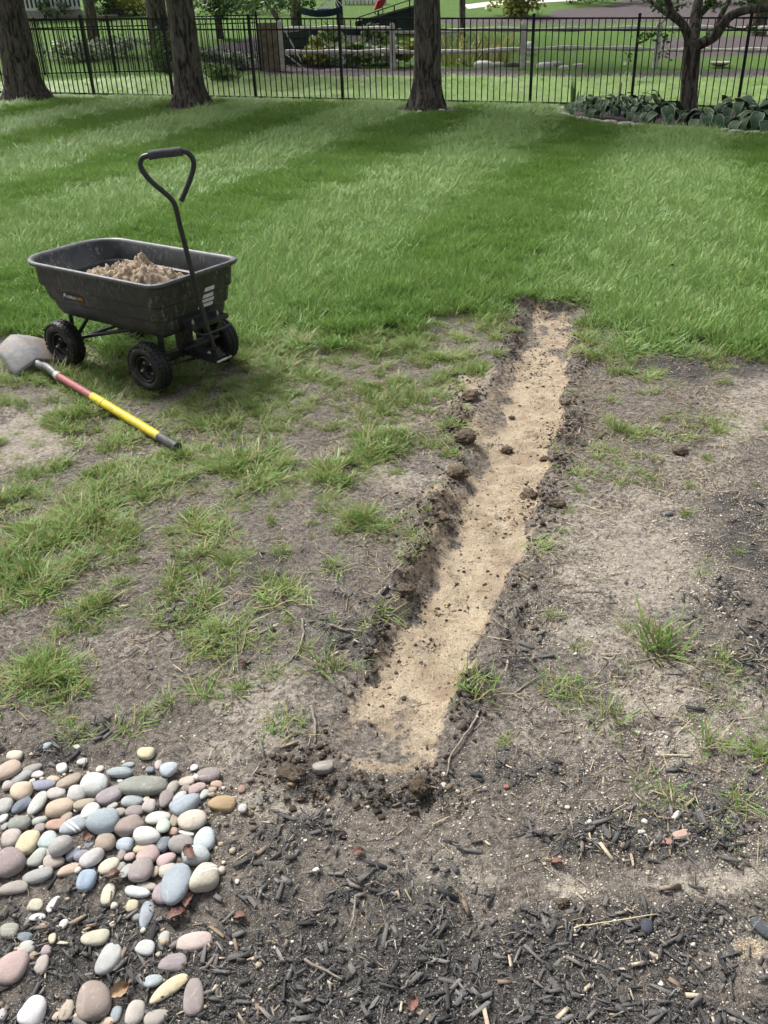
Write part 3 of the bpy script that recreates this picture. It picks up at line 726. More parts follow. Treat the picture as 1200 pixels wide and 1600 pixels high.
while cnt < 290:
    px, py = rr.uniform(-60, 1260), rr.uniform(1180, 1660)
    q = at(px, py); l = land(np.array([q.x]), np.array([q.y]))
    if l["dark"][0] < 0.5 * rr.random() + 0.25 or l["d"][0] > -0.02: continue
    if px < 390 and 1195 < py < 1385 and rr.random() < 0.85: continue
    o = bpy.data.objects.new("wood_chip", chip_meshes[int(rr.choice(8, p=[.22, .21, .16, .19, .1, .08, .03, .01]))]); COL.objects.link(o); o.parent = ground
    s = float(np.clip(rr.lognormal(math.log(0.019), 0.40), 0.010, 0.05))
    o.location = (q.x, q.y, l["z"][0] + 0.005); o.scale = (s, s * rr.uniform(0.45, 1.2), s); o.rotation_euler = (rr.normal(0, 0.3), rr.normal(0, 0.13), rr.random() * 6.28); cnt += 1

# pale grit and seed
OCT = np.array([(1, 0, 0), (-1, 0, 0), (0, 1, 0), (0, -1, 0), (0, 0, 1), (0, 0, -1)], float)
OF = np.array([(0, 2, 4), (2, 1, 4), (1, 3, 4), (3, 0, 4), (2, 0, 5), (1, 2, 5), (3, 1, 5), (0, 3, 5)])
def pebble_cloud(name, x, y, z, s, cv, mat, r, flat=0.6, smooth=False):
    m = len(x); v = OCT[None] * r.uniform(0.6, 1.35, (m, 6, 1)) * (s[:, None, None]) * np.array([1, 1, flat])
    a = r.random(m) * 6.28; X = v[..., 0] * np.cos(a)[:, None] - v[..., 1] * np.sin(a)[:, None]; Y = v[..., 0] * np.sin(a)[:, None] + v[..., 1] * np.cos(a)[:, None]
    V = np.stack([X + x[:, None], Y + y[:, None], v[..., 2] + z[:, None]], 2).reshape(-1, 3)
    F = (np.arange(m)[:, None, None] * 6 + OF[None]).reshape(-1, 3)
    me = np_mesh(name, V, F, None, mat, smooth); attr(me, "cv", np.repeat(cv, 6)); return link(name, me)
x, y, r = field(-1.6, 2.5, 0.85, 5.3, 9000, 311)
L = land(x, y); p = blobs(L["PX"], L["PY"], B_GRIT) * (0.25 + 1.2 * sstep(0.35, 0.65, fbm(x * 8, y * 8, 3, 41))) + 0.035
p = p * (L["d"] < 0.0) * (1 - L["lawn"])
keep = (p * 0.9 > r.random(len(x))) & (L["PX"] > -100) & (L["PX"] < 1460); x, y, z = x[keep], y[keep], L["z"][keep]; m = len(x)
o = pebble_cloud("pale_grit", x, y, z + 0.001, np.clip(r.lognormal(math.log(0.0026), 0.42, m), 0.0012, 0.007), r.random(m), MAT['grit'], r)
tag(o, "pale grit and seed sprinkled over the dark earth", "grit", kind="stuff")

# crumbs and clods of dug earth along the trench
x, y, r = field(-0.6, 1.6, 1.35, 5.6, 11000, 321)
L = land(x, y); d = L["d"]
rim = np.exp(-(np.minimum(d + 0.012, 0) / 0.045) ** 2) * (d < 0.03) * ((L["s"] > -0.04) & (L["s"] < 1.04))
p = L["crumb"] * 0.75 * sstep(0.34, 0.56, fbm(x * 10, y * 10, 4, 45)) + rim * 0.10 + (d > 0.02) * 0.013
keep = (p > r.random(len(x))); x, y, z, d = x[keep], y[keep], L["z"][keep], d[keep]; m = len(x)
sz = np.clip(r.lognormal(math.log(0.0038), 0.62, m), 0.0015, 0.0075) * np.where(d > 0.02, 0.7, 1.0)
cvv = np.clip(r.normal(0.38, 0.2, m) - (sz - 0.004) * 14 + 0.5 * (L['sand'][keep] - 0.3) * (r.random(m) > 0.45), 0.02, 0.85)
# each clod is a lumpy 12-corner ball
t = (1 + 5 ** 0.5) / 2
ICO = np.array([(-1, t, 0), (1, t, 0), (-1, -t, 0), (1, -t, 0), (0, -1, t), (0, 1, t), (0, -1, -t), (0, 1, -t), (t, 0, -1), (t, 0, 1), (-t, 0, -1), (-t, 0, 1)]) / 1.9
IF = np.array([(0, 11, 5), (0, 5, 1), (0, 1, 7), (0, 7, 10), (0, 10, 11), (1, 5, 9), (5, 11, 4), (11, 10, 2), (10, 7, 6), (7, 1, 8), (3, 9, 4), (3, 4, 2), (3, 2, 6), (3, 6, 8), (3, 8, 9), (4, 9, 5), (2, 4, 11), (6, 2, 10), (8, 6, 7), (9, 8, 1)])
vv = ICO[None] * r.uniform(0.45, 1.5, (m, 12, 1)) * sz[:, None, None] * np.stack([r.uniform(0.7, 1.7, m), r.uniform(0.7, 1.7, m), r.uniform(0.5, 0.9, m)], 1)[:, None]
vv = vv + np.stack([x, y, z + sz * 0.35], 1)[:, None]
me = np_mesh("soil_crumbs", vv.reshape(-1, 3), (np.arange(m)[:, None, None] * 12 + IF[None]).reshape(-1, 3), None, MAT['clod'], False); attr(me, "cv", np.repeat(cvv, 12))
tag(link("soil_crumbs", me), "crumbled dark earth along both lips of the trench", "soil", kind="stuff")

# dry stems and clippings lying flat
x, y, r = field(-2.7, 2.4, 1.1, 5.8, 2600, 331)
L = land(x, y); p = blobs(L["PX"], L["PY"], B_STRAW) * (0.3 + 1.2 * sstep(0.35, 0.6, fbm(x * 4, y * 4, 3, 43))) + 0.04
p = p * (L["d"] < 0.0) * (1 - 0.6 * L["lawn"]) + 0.012 * (L["d"] > 0)
keep = (p > r.random(len(x))) & (L["PX"] > -150) & (L["PX"] < 1400); x, y, z = x[keep], y[keep], L["z"][keep]; m = len(x)
ln = np.clip(r.lognormal(math.log(0.030), 0.5, m), 0.008, 0.12)
o = box_cloud("dry_grass_litter", x, y, z + r.uniform(0.001, 0.008, m), ln, r.uniform(0.0011, 0.0030, m), np.full(m, 0.0007), r.random(m) * 6.28, r.normal(0, 0.12, m), np.zeros(m), np.clip(r.normal(0.5, 0.25, m), 0, 1), MAT['litter'], r)
tag(o, "dry straw coloured stems and clippings lying on the earth", "grass litter", kind="stuff")

# ------------------------------------------------------------------ river stones
COLS = {  # colour words and albedo
    'cream': ("cream", (0.60, 0.54, 0.40)), 'yellow': ("pale yellow", (0.66, 0.58, 0.34)), 'peach': ("peach", (0.60, 0.44, 0.31)), 'tan': ("tan", (0.46, 0.36, 0.27)),
    'wgrey': ("warm grey", (0.36, 0.33, 0.30)), 'grey': ("grey", (0.40, 0.40, 0.38)), 'lgrey': ("light grey", (0.55, 0.54, 0.50)), 'white': ("white", (0.72, 0.71, 0.67)),
    'blue': ("blue-grey", (0.36, 0.43, 0.48)), 'lblue': ("pale blue", (0.50, 0.57, 0.60)), 'slate': ("slate blue", (0.20, 0.235, 0.29)), 'violet': ("violet-blue", (0.27, 0.28, 0.38)),
    'mint': ("pale mint", (0.53, 0.58, 0.52)), 'olive': ("olive-grey", (0.33, 0.335, 0.285)), 'ochre': ("ochre", (0.52, 0.34, 0.14)), 'mauve': ("mauve", (0.36, 0.29, 0.29)),
    'pink': ("pink", (0.56, 0.41, 0.38)), 'pbeige': ("pinkish beige", (0.50, 0.42, 0.37)), 'salmon': ("salmon", (0.56, 0.35, 0.25)), 'brown': ("brownish", (0.35, 0.285, 0.25)),
    'strong': ("sky-blue", (0.33, 0.43, 0.56)), 'red': ("brick-red", (0.48, 0.24, 0.18)), 'ggreen': ("greenish grey", (0.42, 0.44, 0.38)),
}
# X, Y, width, height (thirds of a pixel from (0,1140)), tilt, colour, height above ground layer
ST = """68 125 72 52 0 cream|45 190 120 88 30 peach|150 185 92 46 25 wgrey|100 225 104 52 35 grey|172 212 56 40 10 white|222 75 38 42 0 blue|290 180 50 60 30 white|385 152 50 36 20 lgrey|466 186 36 40 0 white|694 107 90 72 0 yellow
250 235 60 40 0 peach|330 240 122 82 10 tan|448 258 125 105 0 mint|573 200 125 52 8 blue|600 165 60 26 0 blue|672 265 228 108 -2 olive|797 188 86 76 0 lblue|740 165 36 55 10 pbeige|706 188 40 34 0 slate|910 175 36 45 20 white
972 213 125 72 0 mauve|876 240 82 60 0 pbeige|814 268 50 64 -20 pbeige|876 275 46 44 0 brown|928 275 88 50 25 pink|1018 257 58 38 -5 salmon|996 282 42 36 0 tan|960 305 36 58 -30 ggreen|995 305 40 24 0 tan|1040 350 128 88 0 ochre
1142 372 42 50 -10 lgrey|1135 278 38 46 0 red|842 315 46 72 -35 lblue|876 350 142 88 28 blue|906 424 132 102 5 cream|778 330 70 102 0 mauve|710 355 62 72 -15 pbeige|690 325 30 30 0 cream|626 335 106 60 0 lblue|525 310 125 80 25 mauve
483 295 36 30 0 pbeige|368 297 92 84 0 lgrey|258 300 94 62 8 lgrey|206 258 120 58 3 violet|105 290 98 92 0 peach|105 355 100 58 38 slate|180 340 72 132 -8 lgrey|285 370 136 96 15 peach|405 350 98 50 15 tan|437 385 86 86 0 white
500 432 146 120 0 blue|530 360 55 35 20 lgrey|565 388 60 46 10 tan|643 383 96 66 -5 mauve|620 455 134 106 30 brown|745 412 116 70 5 mint|773 452 66 78 0 mint|820 425 38 70 0 tan|704 492 122 92 5 white|813 480 48 42 0 salmon
878 487 80 24 -15 white|962 516 100 116 0 lblue|852 535 110 90 5 wgrey|768 540 76 76 0 slate|677 557 92 50 8 yellow|598 535 90 74 0 blue|503 527 100 86 -10 tan|577 588 36 62 0 mauve|615 595 50 42 0 pink|700 588 106 92 30 pink
780 615 98 70 25 pink|922 592 126 98 15 lblue|978 690 142 146 0 cream|838 720 132 198 -3 blue|785 660 82 88 0 cream|672 652 106 122 0 mauve|730 665 40 56 0 tan|600 660 52 90 -15 ggreen|548 660 96 48 35 olive|520 640 98 78 0 cream
448 600 112 78 40 lgrey|412 703 90 106 0 strong|335 655 132 56 25 peach|257 620 102 70 0 pbeige|185 685 140 62 10 grey|310 533 116 104 15 grey|355 450 132 82 25 blue|268 445 98 55 5 salmon|313 412 58 50 20 tan|232 515 92 82 0 lblue
192 460 50 54 10 mauve|180 427 82 44 5 ggreen|97 438 100 72 0 olive|132 527 102 128 -5 yellow|50 505 102 94 0 pbeige|60 615 152 138 -20 mauve|180 600 68 120 -8 ggreen|65 740 138 62 8 wgrey|240 575 60 40 10 grey|345 585 72 56 30 slate
390 590 74 56 15 violet|25 352 82 86 0 ggreen|10 415 42 54 0 white|40 265 52 52 0 pbeige|510 770 66 112 0 cream|645 760 128 50 -15 lblue|760 765 84 112 0 mauve|685 735 102 46 -10 pbeige|620 828 58 58 0 yellow|682 868 66 142 0 blue
640 885 46 46 0 grey|160 825 80 66 0 cream|250 820 46 92 -10 white|175 877 76 38 5 white|40 945 92 72 5 olive|192 928 46 46 0 peach|298 912 46 48 0 white|247 978 36 54 15 yellow|115 973 74 48 0 slate|122 1023 80 66 0 lgrey
218 1035 52 58 0 mauve|195 1098 66 90 0 pbeige|55 1110 144 160 0 pink|440 978 140 74 5 cream|515 1072 108 156 -10 lgrey|440 1280 164 205 8 brown|165 1315 130 140 -15 white|312 1320 62 108 0 tan|262 1345 42 46 0 peach|10 1335 44 62 0 grey
505 1370 62 44 0 peach|540 1335 50 74 0 blue|685 1022 90 74 -10 lgrey|770 975 50 62 -20 ggreen|912 998 166 90 8 pink|815 1095 132 90 0 mauve|722 1175 88 62 10 blue|793 1215 196 72 38 yellow|915 1255 96 172 3 mauve|630 1330 98 122 0 pbeige
735 1350 112 92 0 wgrey|365 372 28 34 0 lgrey|640 420 26 24 0 tan|455 470 30 26 0 wgrey|640 500 28 22 0 pink|150 240 30 22 0 white|415 540 34 40 20 slate|440 525 28 46 -10 wgrey|20 455 36 40 0 grey|560 240 30 22 0 white"""
def stone_material(name, band=False):
    n = N(name)
    oi = n.new("ShaderNodeObjectInfo"); rnd = oi.outputs["Random"]
    ps = n.new("ShaderNodeVectorMath", operation='ADD'); n.t.links.new(n.obj, ps.inputs[0])
    cm = n.new("ShaderNodeCombineXYZ"); n.set(cm.inputs[0], n.math('MULTIPLY', rnd, 37.0)); n.set(cm.inputs[1], n.math('MULTIPLY', rnd, 91.0)); n.t.links.new(cm.outputs[0], ps.inputs[1])
    v = ps.outputs[0]; base = oi.outputs["Color"]
    c = n.mix(n.ramp(n.noise(22, 4, 0.6, v), 0.3, 0.72, 0, 0.5), base, (0.62, 0.60, 0.57), 'MULTIPLY')
    c = n.mix(n.ramp(n.noise(60, 4, 0.7, v, 1.2), 0.55, 0.75, 0, 0.35), c, (0.62, 0.56, 0.48))
    spk = n.math('MULTIPLY', n.ramp(n.noise(420, 2, 0.6, v), 0.60, 0.70), oi.outputs["Alpha"])
    c = n.mix(n.math('MULTIPLY', spk, 0.7), c, (0.13, 0.12, 0.12))
    mp = n.new("ShaderNodeMapping"); mp.inputs["Scale"].default_value = (3, 26, 14); mp.inputs["Rotation"].default_value = (0.3, 0.2, 0.5); n.t.links.new(v, mp.inputs[0])
    c = n.mix(n.math('MULTIPLY', n.ramp(n.noise(5, 2, 0.5, mp.outputs[0], 0.4), 0.62, 0.72, 0, 0.16), 1.0), c, (0.70, 0.66, 0.60))
    if band:
        sx = n.new("ShaderNodeSeparateXYZ"); n.t.links.new(n.obj, sx.inputs[0])
        q = n.math('ADD', n.math('ADD', sx.outputs[0], n.math('MULTIPLY', sx.outputs[1], 0.5)), n.math('MULTIPLY', n.noise(14, 2), 0.012))
        for k, off in enumerate((0.008, 0.018)):
            c = n.mix(n.ramp(n.math('ABSOLUTE', n.math('SUBTRACT', q, off)), 0.0036 - 0.001 * k, 0.0016), c, (0.80, 0.79, 0.76))
    # a little dried mud on the lower side and in dull patches
    c = n.mix(n.ramp(n.noise(35, 5, 0.7, v), 0.56, 0.74, 0, 0.5), c, (0.22, 0.185, 0.15))
    return n.fin(c, 0.78, n.bump(n.noise(120, 4, 0.6, v), 0.35, 0.005), 0, 0.22)
MAT['stone'] = stone_material('river_stone'); MAT['stone_band'] = stone_material('banded_stone', True)
def ico_verts():
    import bmesh
    bm = bmesh.new(); bmesh.ops.create_icosphere(bm, subdivisions=4, radius=1.0)
    v = np.array([tuple(p.co) for p in bm.verts]); f = np.array([[q.index for q in p.verts] for p in bm.faces]); bm.free(); return v, f
IV, IFc = ico_verts()
def stone_mesh(name, a, b, c, seed, mat, lump=0.10, power=0.86):
    r = np.random.default_rng(seed); v = np.sign(IV) * np.abs(IV) ** power
    k = np.ones(len(IV))
    for j in range(5):
        d = r.normal(0, 1, 3); d /= np.linalg.norm(d); k += lump * r.uniform(-1, 1) * np.sin((IV @ d) * r.uniform(1.2, 3.2) + r.uniform(0, 6.28)) * 0.6
    v = v * k[:, None]
    v[:, 0] *= 1 + 0.16 * r.uniform(-1, 1) * IV[:, 1]; v[:, 1] *= 1 + 0.20 * r.uniform(-1, 1) * IV[:, 0]
    v = v / np.abs(v).max(0) * np.array([a, b, c])
    return np_mesh(name, v, IFc, None, mat, True)
stones = []
rows = [q.split() for l in ST.split("\n") for q in l.split("|")]
LAYER = {(838,720):0.016,(500,432):0.012,(310,533):0.012,(704,492):0.008,(876,350):0.006,(978,690):0.006,(672,652):0.010,(437,385):0.004,(448,600):0.008,(45,190):0.012,(773,452):0.008,(520,640):0.004}
for i, q in enumerate(rows):
    X, Y, w, h, an = map(float, q[:5]); ck = q[5]
    px, py = X / 3, 1140 + Y / 3
    p = at(px, py); l = (ray(px, py)).normalized(); sn = -l.z; cs = math.sqrt(1 - sn * sn)
    zc = (RI @ (p - Vector((0, 0, CAM_H)))).z * -1; s = zc / FPX / 3
    t = math.radians(an); k = sn + 0.30 * cs
    E = np.array([[math.cos(t), -math.sin(t)], [math.sin(t), math.cos(t)]]) @ np.diag([w / 2 * s, h / 2 * s])
    E = np.diag([1, 1 / k]) @ E
    U, sv, _ = np.linalg.svd(E)
    a, b = sv[0] * 1.05, sv[1] * 1.05
    th = math.atan2(U[1, 0], U[0, 0])
    c = min(b * random.uniform(0.48, 0.62), 0.024)
    small = max(a, b) < 0.010
    half_buried = Y > 760
    me = stone_mesh("river_stone", a, b, c, 500 + i, MAT['stone_band'] if (X, Y) in ((355, 450), (978, 690)) else MAT['stone'], 0.05 if (X, Y) == (838, 720) else (0.20 if small else 0.17), 0.9 if i % 3 else 0.8)
    o = link("river_stone", me)
    zz = gz(p.x, p.y) + c * (0.28 if half_buried else 0.62) + LAYER.get((X, Y), random.uniform(-0.001, 0.004))
    # the visible middle of a raised stone lies a little nearer than the ground behind it
    o.location = (p.x - l.x / sn * 0 , p.y - zz * cs / sn * 0.9, zz)
    o.rotation_euler = (random.gauss(0, 0.07), random.gauss(0, 0.07), th)
    col = COLS[ck][1]; av = sum(col) / 3; col = tuple(av + (v_ - av) * 0.7 for v_ in col); j = random.uniform(0.74, 0.94)
    o.color = (min(col[0] * j * random.uniform(0.96, 1.04), 0.8), min(col[1] * j, 0.8), min(col[2] * j * random.uniform(0.95, 1.05), 0.8), random.choice([0.0, 0.15, 0.5, 0.9]) if (X, Y) not in ((573, 200), (797, 188), (448, 600), (672, 265)) else 1.0)
    asp = a / max(b, 1e-6)
    stones.append(dict(o=o, px=X, py=Y, w=w, h=h, ck=ck, area=w * h, asp=asp))
# labels: colour, size and shape, then the place beside a stone anyone can find
LAND = {(1040,350):"the pitted ochre stone", (672,265):"the long olive-grey stone", (838,720):"the biggest upright blue-grey oval", (793,1215):"the yellow finger-shaped stone",
        (440,1280):"the big brownish bottom stone", (978,690):"the striped pear-shaped stone", (412,703):"the sky-blue square stone", (694,107):"the lone pale yellow stone",
        (355,450):"the blue stone with a white band", (972,213):"the mauve oval at the pile's top right", (60,615):"the wide mauve margin stone", (165,1315):"the bottom left white stone",
        (55,1110):"the big pink margin stone", (448,258):"the rounded mint stone", (206,258):"the violet-blue stone", (704,492):"the whitest rounded stone", (132,527):"the pale yellow egg-shaped stone",
        (503,527):"the tan pointed stone", (912,998):"the half-buried pink stone", (682,868):"the narrow upright blue-grey stone", (45,190):"the large peach margin stone",(180,340):"the upright light grey stone",(962,516):"the pale blue three-cornered stone"}
OWN = {(1040,350):"pitted ochre stone at the right end of the pile", (672,265):"long olive-grey speckled stone lying across the top of the pile", (838,720):"biggest blue-grey oval stone standing up at the pile's lower right",
       (793,1215):"pale yellow finger-shaped stone lying slanted in the bark", (440,1280):"big brownish egg-shaped stone cut by the bottom edge", (978,690):"cream pear-shaped stone with thin white stripes at the pile's lower right corner",
       (412,703):"sky-blue square stone at the pile's lower edge", (694,107):"lone pale yellow round stone just above the pile", (355,450):"blue stone with a white band across one end", (972,213):"mauve oval stone at the top right corner of the pile",
       (60,615):"wide mauve stone at the left margin of the pile", (165,1315):"bright white stone in the bark at the bottom left", (55,1110):"big pink stone at the left margin in the bark", (448,258):"large rounded mint stone left of the olive-grey one",
       (206,258):"violet-blue oblong stone in the upper left of the pile", (704,492):"whitest rounded stone in the middle of the pile", (132,527):"upright pale yellow egg-shaped stone in the left of the pile", (503,527):"tan stone with a pointed lower right end in mid-pile",
       (912,998):"pink stone half buried in bark under the biggest blue-grey oval", (682,868):"narrow upright blue-grey stone sticking out below the pile", (45,190):"large peach stone at the upper left margin of the pile",
       (180,340):"upright light grey oblong stone left of middle", (962,516):"pale blue three-cornered stone at the pile's right edge"}
def direction(dx, dy):
    a = math.degrees(math.atan2(-dy, dx)) % 360
    return ["right of", "above and right of", "above", "above and left of", "left of", "below and left of", "below", "below and right of"][int((a + 22.5) // 45) % 8]
def base_label(s):
    size = "tiny" if s["area"] < 1400 else "small" if s["area"] < 3600 else "medium" if s["area"] < 7800 else "large"
    shape = "round" if s["asp"] < 1.22 else "oval" if s["asp"] < 1.7 else "long"
    return f"{size} {COLS[s['ck']][0]} {shape} stone"
def lm_list(s):
    L = sorted(LAND.items(), key=lambda kv: (kv[0][0] - s["px"]) ** 2 + (kv[0][1] - s["py"]) ** 2)
    return [(f"{direction(s['px'] - k[0], s['py'] - k[1])} {v}") for k, v in L if (k[0], k[1]) != (s["px"], s["py"])]
used = set()
for s in stones:
    key = (s["px"], s["py"])
    if key in OWN: s["lab"] = OWN[key]; used.add(s["lab"])
for s in stones:
    if "lab" in s: continue
    b = base_label(s); L = lm_list(s); lab = None
    for t_ in L[:4]:
        c_ = f"{b} {t_}"
        if c_ not in used and len(c_.split()) <= 16: lab = c_; break
    s["lab"] = lab or f"{b} {L[0]}"
    used.add(s["lab"])
for s in stones: tag(s["o"], s["lab"], "stone", "river stones of the pebble bed")

# small gravel that fills the gaps of the pebble bed
x, y, r = field(-1.1, -0.1, 0.9, 1.72, 2600, 341)
L = land(x, y); p = ((L["PX"] < 350) & (L["PY"] > 1200) & (L["PY"] < 1372)) * 0.20 + ((L["PX"] < 430) & (L["PY"] > 1180)) * 0.05
keep = p > r.random(len(x)); x, y, z = x[keep], y[keep], L["z"][keep]; m = len(x); sz = np.clip(r.lognormal(math.log(0.0055), 0.4, m), 0.0025, 0.012)
vv = ICO[None] * r.uniform(0.8, 1.15, (m, 12, 1)) * sz[:, None, None] * np.array([1, 1, 0.6]) + np.stack([x, y, z + sz * 0.3], 1)[:, None]
me = np_mesh("gap_gravel", vv.reshape(-1, 3), (np.arange(m)[:, None, None] * 12 + IF[None]).reshape(-1, 3), None, MAT['grit'], True); attr(me, "cv", np.repeat(r.random(m), 12))
tag(link("gap_gravel", me), "small gravel between the river stones", "gravel", kind="stuff")

# ------------------------------------------------------------------ single small things on the ground
def bit(name, px, py, a, b, c, col, label, cat, lump=0.2, seed=0, rz=0.0, group=None, sink=0.4, spk=0.3, power=0.75):
    p = on(px, py); me = stone_mesh(name, a, b, c, seed + int(px * 7 + py), MAT['stone'], lump, power); o = link(name, me)
    o.location = (p.x, p.y, p.z + c * sink); o.rotation_euler = (random.gauss(0, 0.1), random.gauss(0, 0.1), rz); o.color = (*col, spk); return tag(o, label, cat, group)
W_ = (0.58, 0.56, 0.51)
for (px, py, a, lab) in [(585 + 417, 1302, .0095, "white angular pebble right of the small green sprout"), (1008, 1285, .009, "white pebble left of the light grey block-shaped chip"), (1056, 1277, .013, "light grey block-shaped stone chip above the reddish chip"),
                         (887, 1262, .007, "tiny white pebble left of the gravel bits, higher one"), (921, 1286, .007, "tiny white pebble left of the gravel bits, lower one"), (693, 1232, .011, "white pebble below the end of the thin stick"), (693, 1216, .007, "small white pebble at the end of the thin stick"),
                         (757, 1235, .007, "white twin pebble nearest the stick"), (899, 1023, .007, "white pebble alone on the pale earth"), (494, 1362, .009, "white pebble alone on dark earth in the lower middle"), (1173, 995, .009, "white pebble near the right margin on dark soil"),
                         (371, 1380, .007, "white pebble on bark right of the striped pear-shaped stone"), (1100, 1537, .006, "cream pebble on the bark at the lower right"), (120, 1165, .012, "pale grey chip among grass above the pebble bed")]:
    bit("pebble", px, py, a, a * 0.75, a * 0.6, W_, lab, "pebble", 0.3, 3, random.random() * 3, "white pebbles scattered on the earth")
bit("dark_pebble", 1010, 1450, .0185, .014, .009, (0.05, 0.055, 0.07), "smooth blue-black pebble beside the long straw at the lower right", "pebble", 0.06, 9, 1.2, None, 0.6, 0.1, 0.9)
bit("dark_pebble", 1190, 1452, .016, .028, .010, (0.07, 0.08, 0.09), "dark slate pebble cut by the right edge at the lower right", "pebble", 0.1, 5, 0.5, None, 0.6, 0.1, 0.9)
bit("dark_pebble", 1045, 803, .016, .013, .009, (0.13, 0.14, 0.15), "dark grey pebble on the grit right of the trench", "pebble", 0.1, 5, 0.5, None, 0.6, 0.1, 0.9)
bit("brick_fragment", 1064, 1307, .023, .010, .006, (0.42, 0.29, 0.235), "pinkish brick sliver below the gravel bits on the right", "brick", 0.12, 4, 0.25, None, 0.6, 0.3, 0.55)
bit("brick_fragment", 1042, 1320, .012, .009, .005, (0.30, 0.17, 0.15), "small dull red brick crumb left of the pinkish sliver", "brick", 0.12, 4, -0.6, None, 0.6, 0.3, 0.55)
bit("brick_fragment", 791, 1230, .008, .006, .005, (0.32, 0.15, 0.11), "tiny red brick crumb right of the trench mouth", "brick", 0.2, 4, 0.2, None, 0.6, 0.1, 0.55)
bit("stone_chunk", 508, 1212, .030, .022, .014, (0.27, 0.25, 0.22), "dusty grey-brown stone chunk at the left of the trench mouth", "stone", 0.2, 4, 0.2, None, 0.5, 0.2, 0.6)
n = N('clod_big'); cv = n.attr("cv")
c = n.mix(cv, (0.045, 0.034, 0.026), (0.26, 0.20, 0.14)); c = n.mix(n.ramp(n.noise(160, 3, 0.7), 0.45, 0.7, 0, 0.6), c, (0.22, 0.175, 0.13)); n.fin(c, 0.95, n.bump(n.noise(190, 3, 0.7), 1.0, 0.006), 0, 0.1); MAT['clod_big'] = n.m
def clod(px, py, s, lab, dz=0.0, col=0.15):
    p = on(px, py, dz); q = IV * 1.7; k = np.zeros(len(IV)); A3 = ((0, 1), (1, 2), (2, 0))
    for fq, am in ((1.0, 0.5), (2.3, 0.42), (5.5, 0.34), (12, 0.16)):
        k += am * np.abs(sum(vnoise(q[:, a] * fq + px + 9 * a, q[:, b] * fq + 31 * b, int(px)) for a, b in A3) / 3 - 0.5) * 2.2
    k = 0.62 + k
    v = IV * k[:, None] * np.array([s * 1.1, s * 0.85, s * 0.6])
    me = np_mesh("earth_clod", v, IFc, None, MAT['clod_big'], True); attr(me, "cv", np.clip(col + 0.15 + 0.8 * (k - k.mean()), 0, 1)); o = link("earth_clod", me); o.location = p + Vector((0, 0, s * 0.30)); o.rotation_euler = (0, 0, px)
    tag(o, lab, "clod", "dug clods of dark earth")
clod(828, 762, .040, "tall dark clod standing on the right side of the trench floor")
clod(792, 690, .028, "dark clod lying on the sand in the trench middle, left one")
clod(852, 705, .024, "flat dark clod against the right trench wall")
clod(800, 640, .016, "small dark clod on the pale sand at the trench's narrow part")
clod(1062, 708, .030, "dark crumbly clod on the straw-covered earth right of the trench")
clod(870, 790, .030, "brown clod on the right trench lip below the tall dark one")
clod(733, 625, .045, "lumpy dark clod on the left trench lip beside the sandy spill", 0, 0.3)
clod(726, 690, .050, "big crumbly clod on the left trench lip at its middle", 0, 0.25)
clod(716, 745, .040, "dark clod on the left trench lip below the big crumbly one", 0, 0.2)
clod(884, 632, .030, "pale lumpy clod on the right trench lip by a grass tuft", 0, 0.5)
clod(690, 812, .035, "brown clod at the foot of the left trench wall", 0, 0.3)
clod(632, 925, .036, "dark clod on the left trench wall at mid length", 0, 0.12)
clod(455, 1222, .034, "black clod of wet earth left of the trench mouth", 0, 0.05)
clod(655, 1240, .030, "black clod of wet earth below the trench mouth", 0, 0.05)
clod(880, 1410, .014, "small black clod on the pale patch at the lower right", 0, 0.05)
clod(906, 1012, .004, "tiny dark crumb on pale earth", 0, 0.05) if False else None

MAT['twig'] = simple('twig', (0.30, 0.265, 0.225), (0.17, 0.145, 0.12), 60, 0.85, 0, 0.2)
MAT['straw_stem'] = simple('straw_stem', (0.62, 0.52, 0.32), (0.5, 0.42, 0.26), 60, 0.7, 0, 0.3)
def twig(pts, r0, r1, lab, mat='twig', name="twig", lift=0.006):
    P = [on(x, y, lift) for x, y in pts]
    Q = []
    for i in range(len(P) - 1):
        for k in range(5): Q.append(P[i].lerp(P[i + 1], k / 5) + Vector((random.gauss(0, .0012), random.gauss(0, .0012), random.gauss(0, .001))))
    Q.append(P[-1]); b = Q[0].copy()
    mb = MB(); mb.tube([q - b for q in Q], [r0 + (r1 - r0) * i / (len(Q) - 1) for i in range(len(Q))], 7); o = mb.build(name, MAT[mat], None, True); o.location = b
    return tag(o, lab, "twig" if name == "twig" else "straw")
twig([(472, 970), (475, 995), (466, 1020), (445, 1043)], .004, .0025, "curved grey twig lying left of the trench")
twig([(748, 1115), (730, 1150), (705, 1185), (697, 1220)], .0032, .0022, "long thin pale stick lying right of the trench mouth")
twig([(487, 1105), (493, 1135), (492, 1162)], .0045, .003, "short grey stick standing out left of the trench mouth")
twig([(517, 982), (540, 988), (566, 994)], .005, .0035, "stubby grey twig on the left lip of the trench")
twig([(385, 990), (378, 1022)], .0028, .002, "short straight pale twig left of the curved one")
twig([(897, 1454), (950, 1444), (1025, 1435)], .0016, .0012, "long yellow straw lying on the bark at the lower right", 'straw_stem', "straw_stem", 0.012)
twig([(10, 1372), (-30, 1350)], .004, .003, "grey stick under the stones at the left margin") if False else None
twig([(470, 1312), (560, 1210)], .003, .002, "x") if False else None
twig([(800, 1088), (850, 1050)], .003, .0022, "dark thin stick beside the flat tuft right of the trench mouth")
twig([(555, 1408), (548, 1455)], .0022, .0016, "thin pale twig standing in the bark at the lower middle", 'twig', "twig", 0.012)
twig([(478, 1505), (535, 1535)], .0032, .0022, "slender brown twig in the bark at the bottom middle", 'twig', "twig", 0.012)

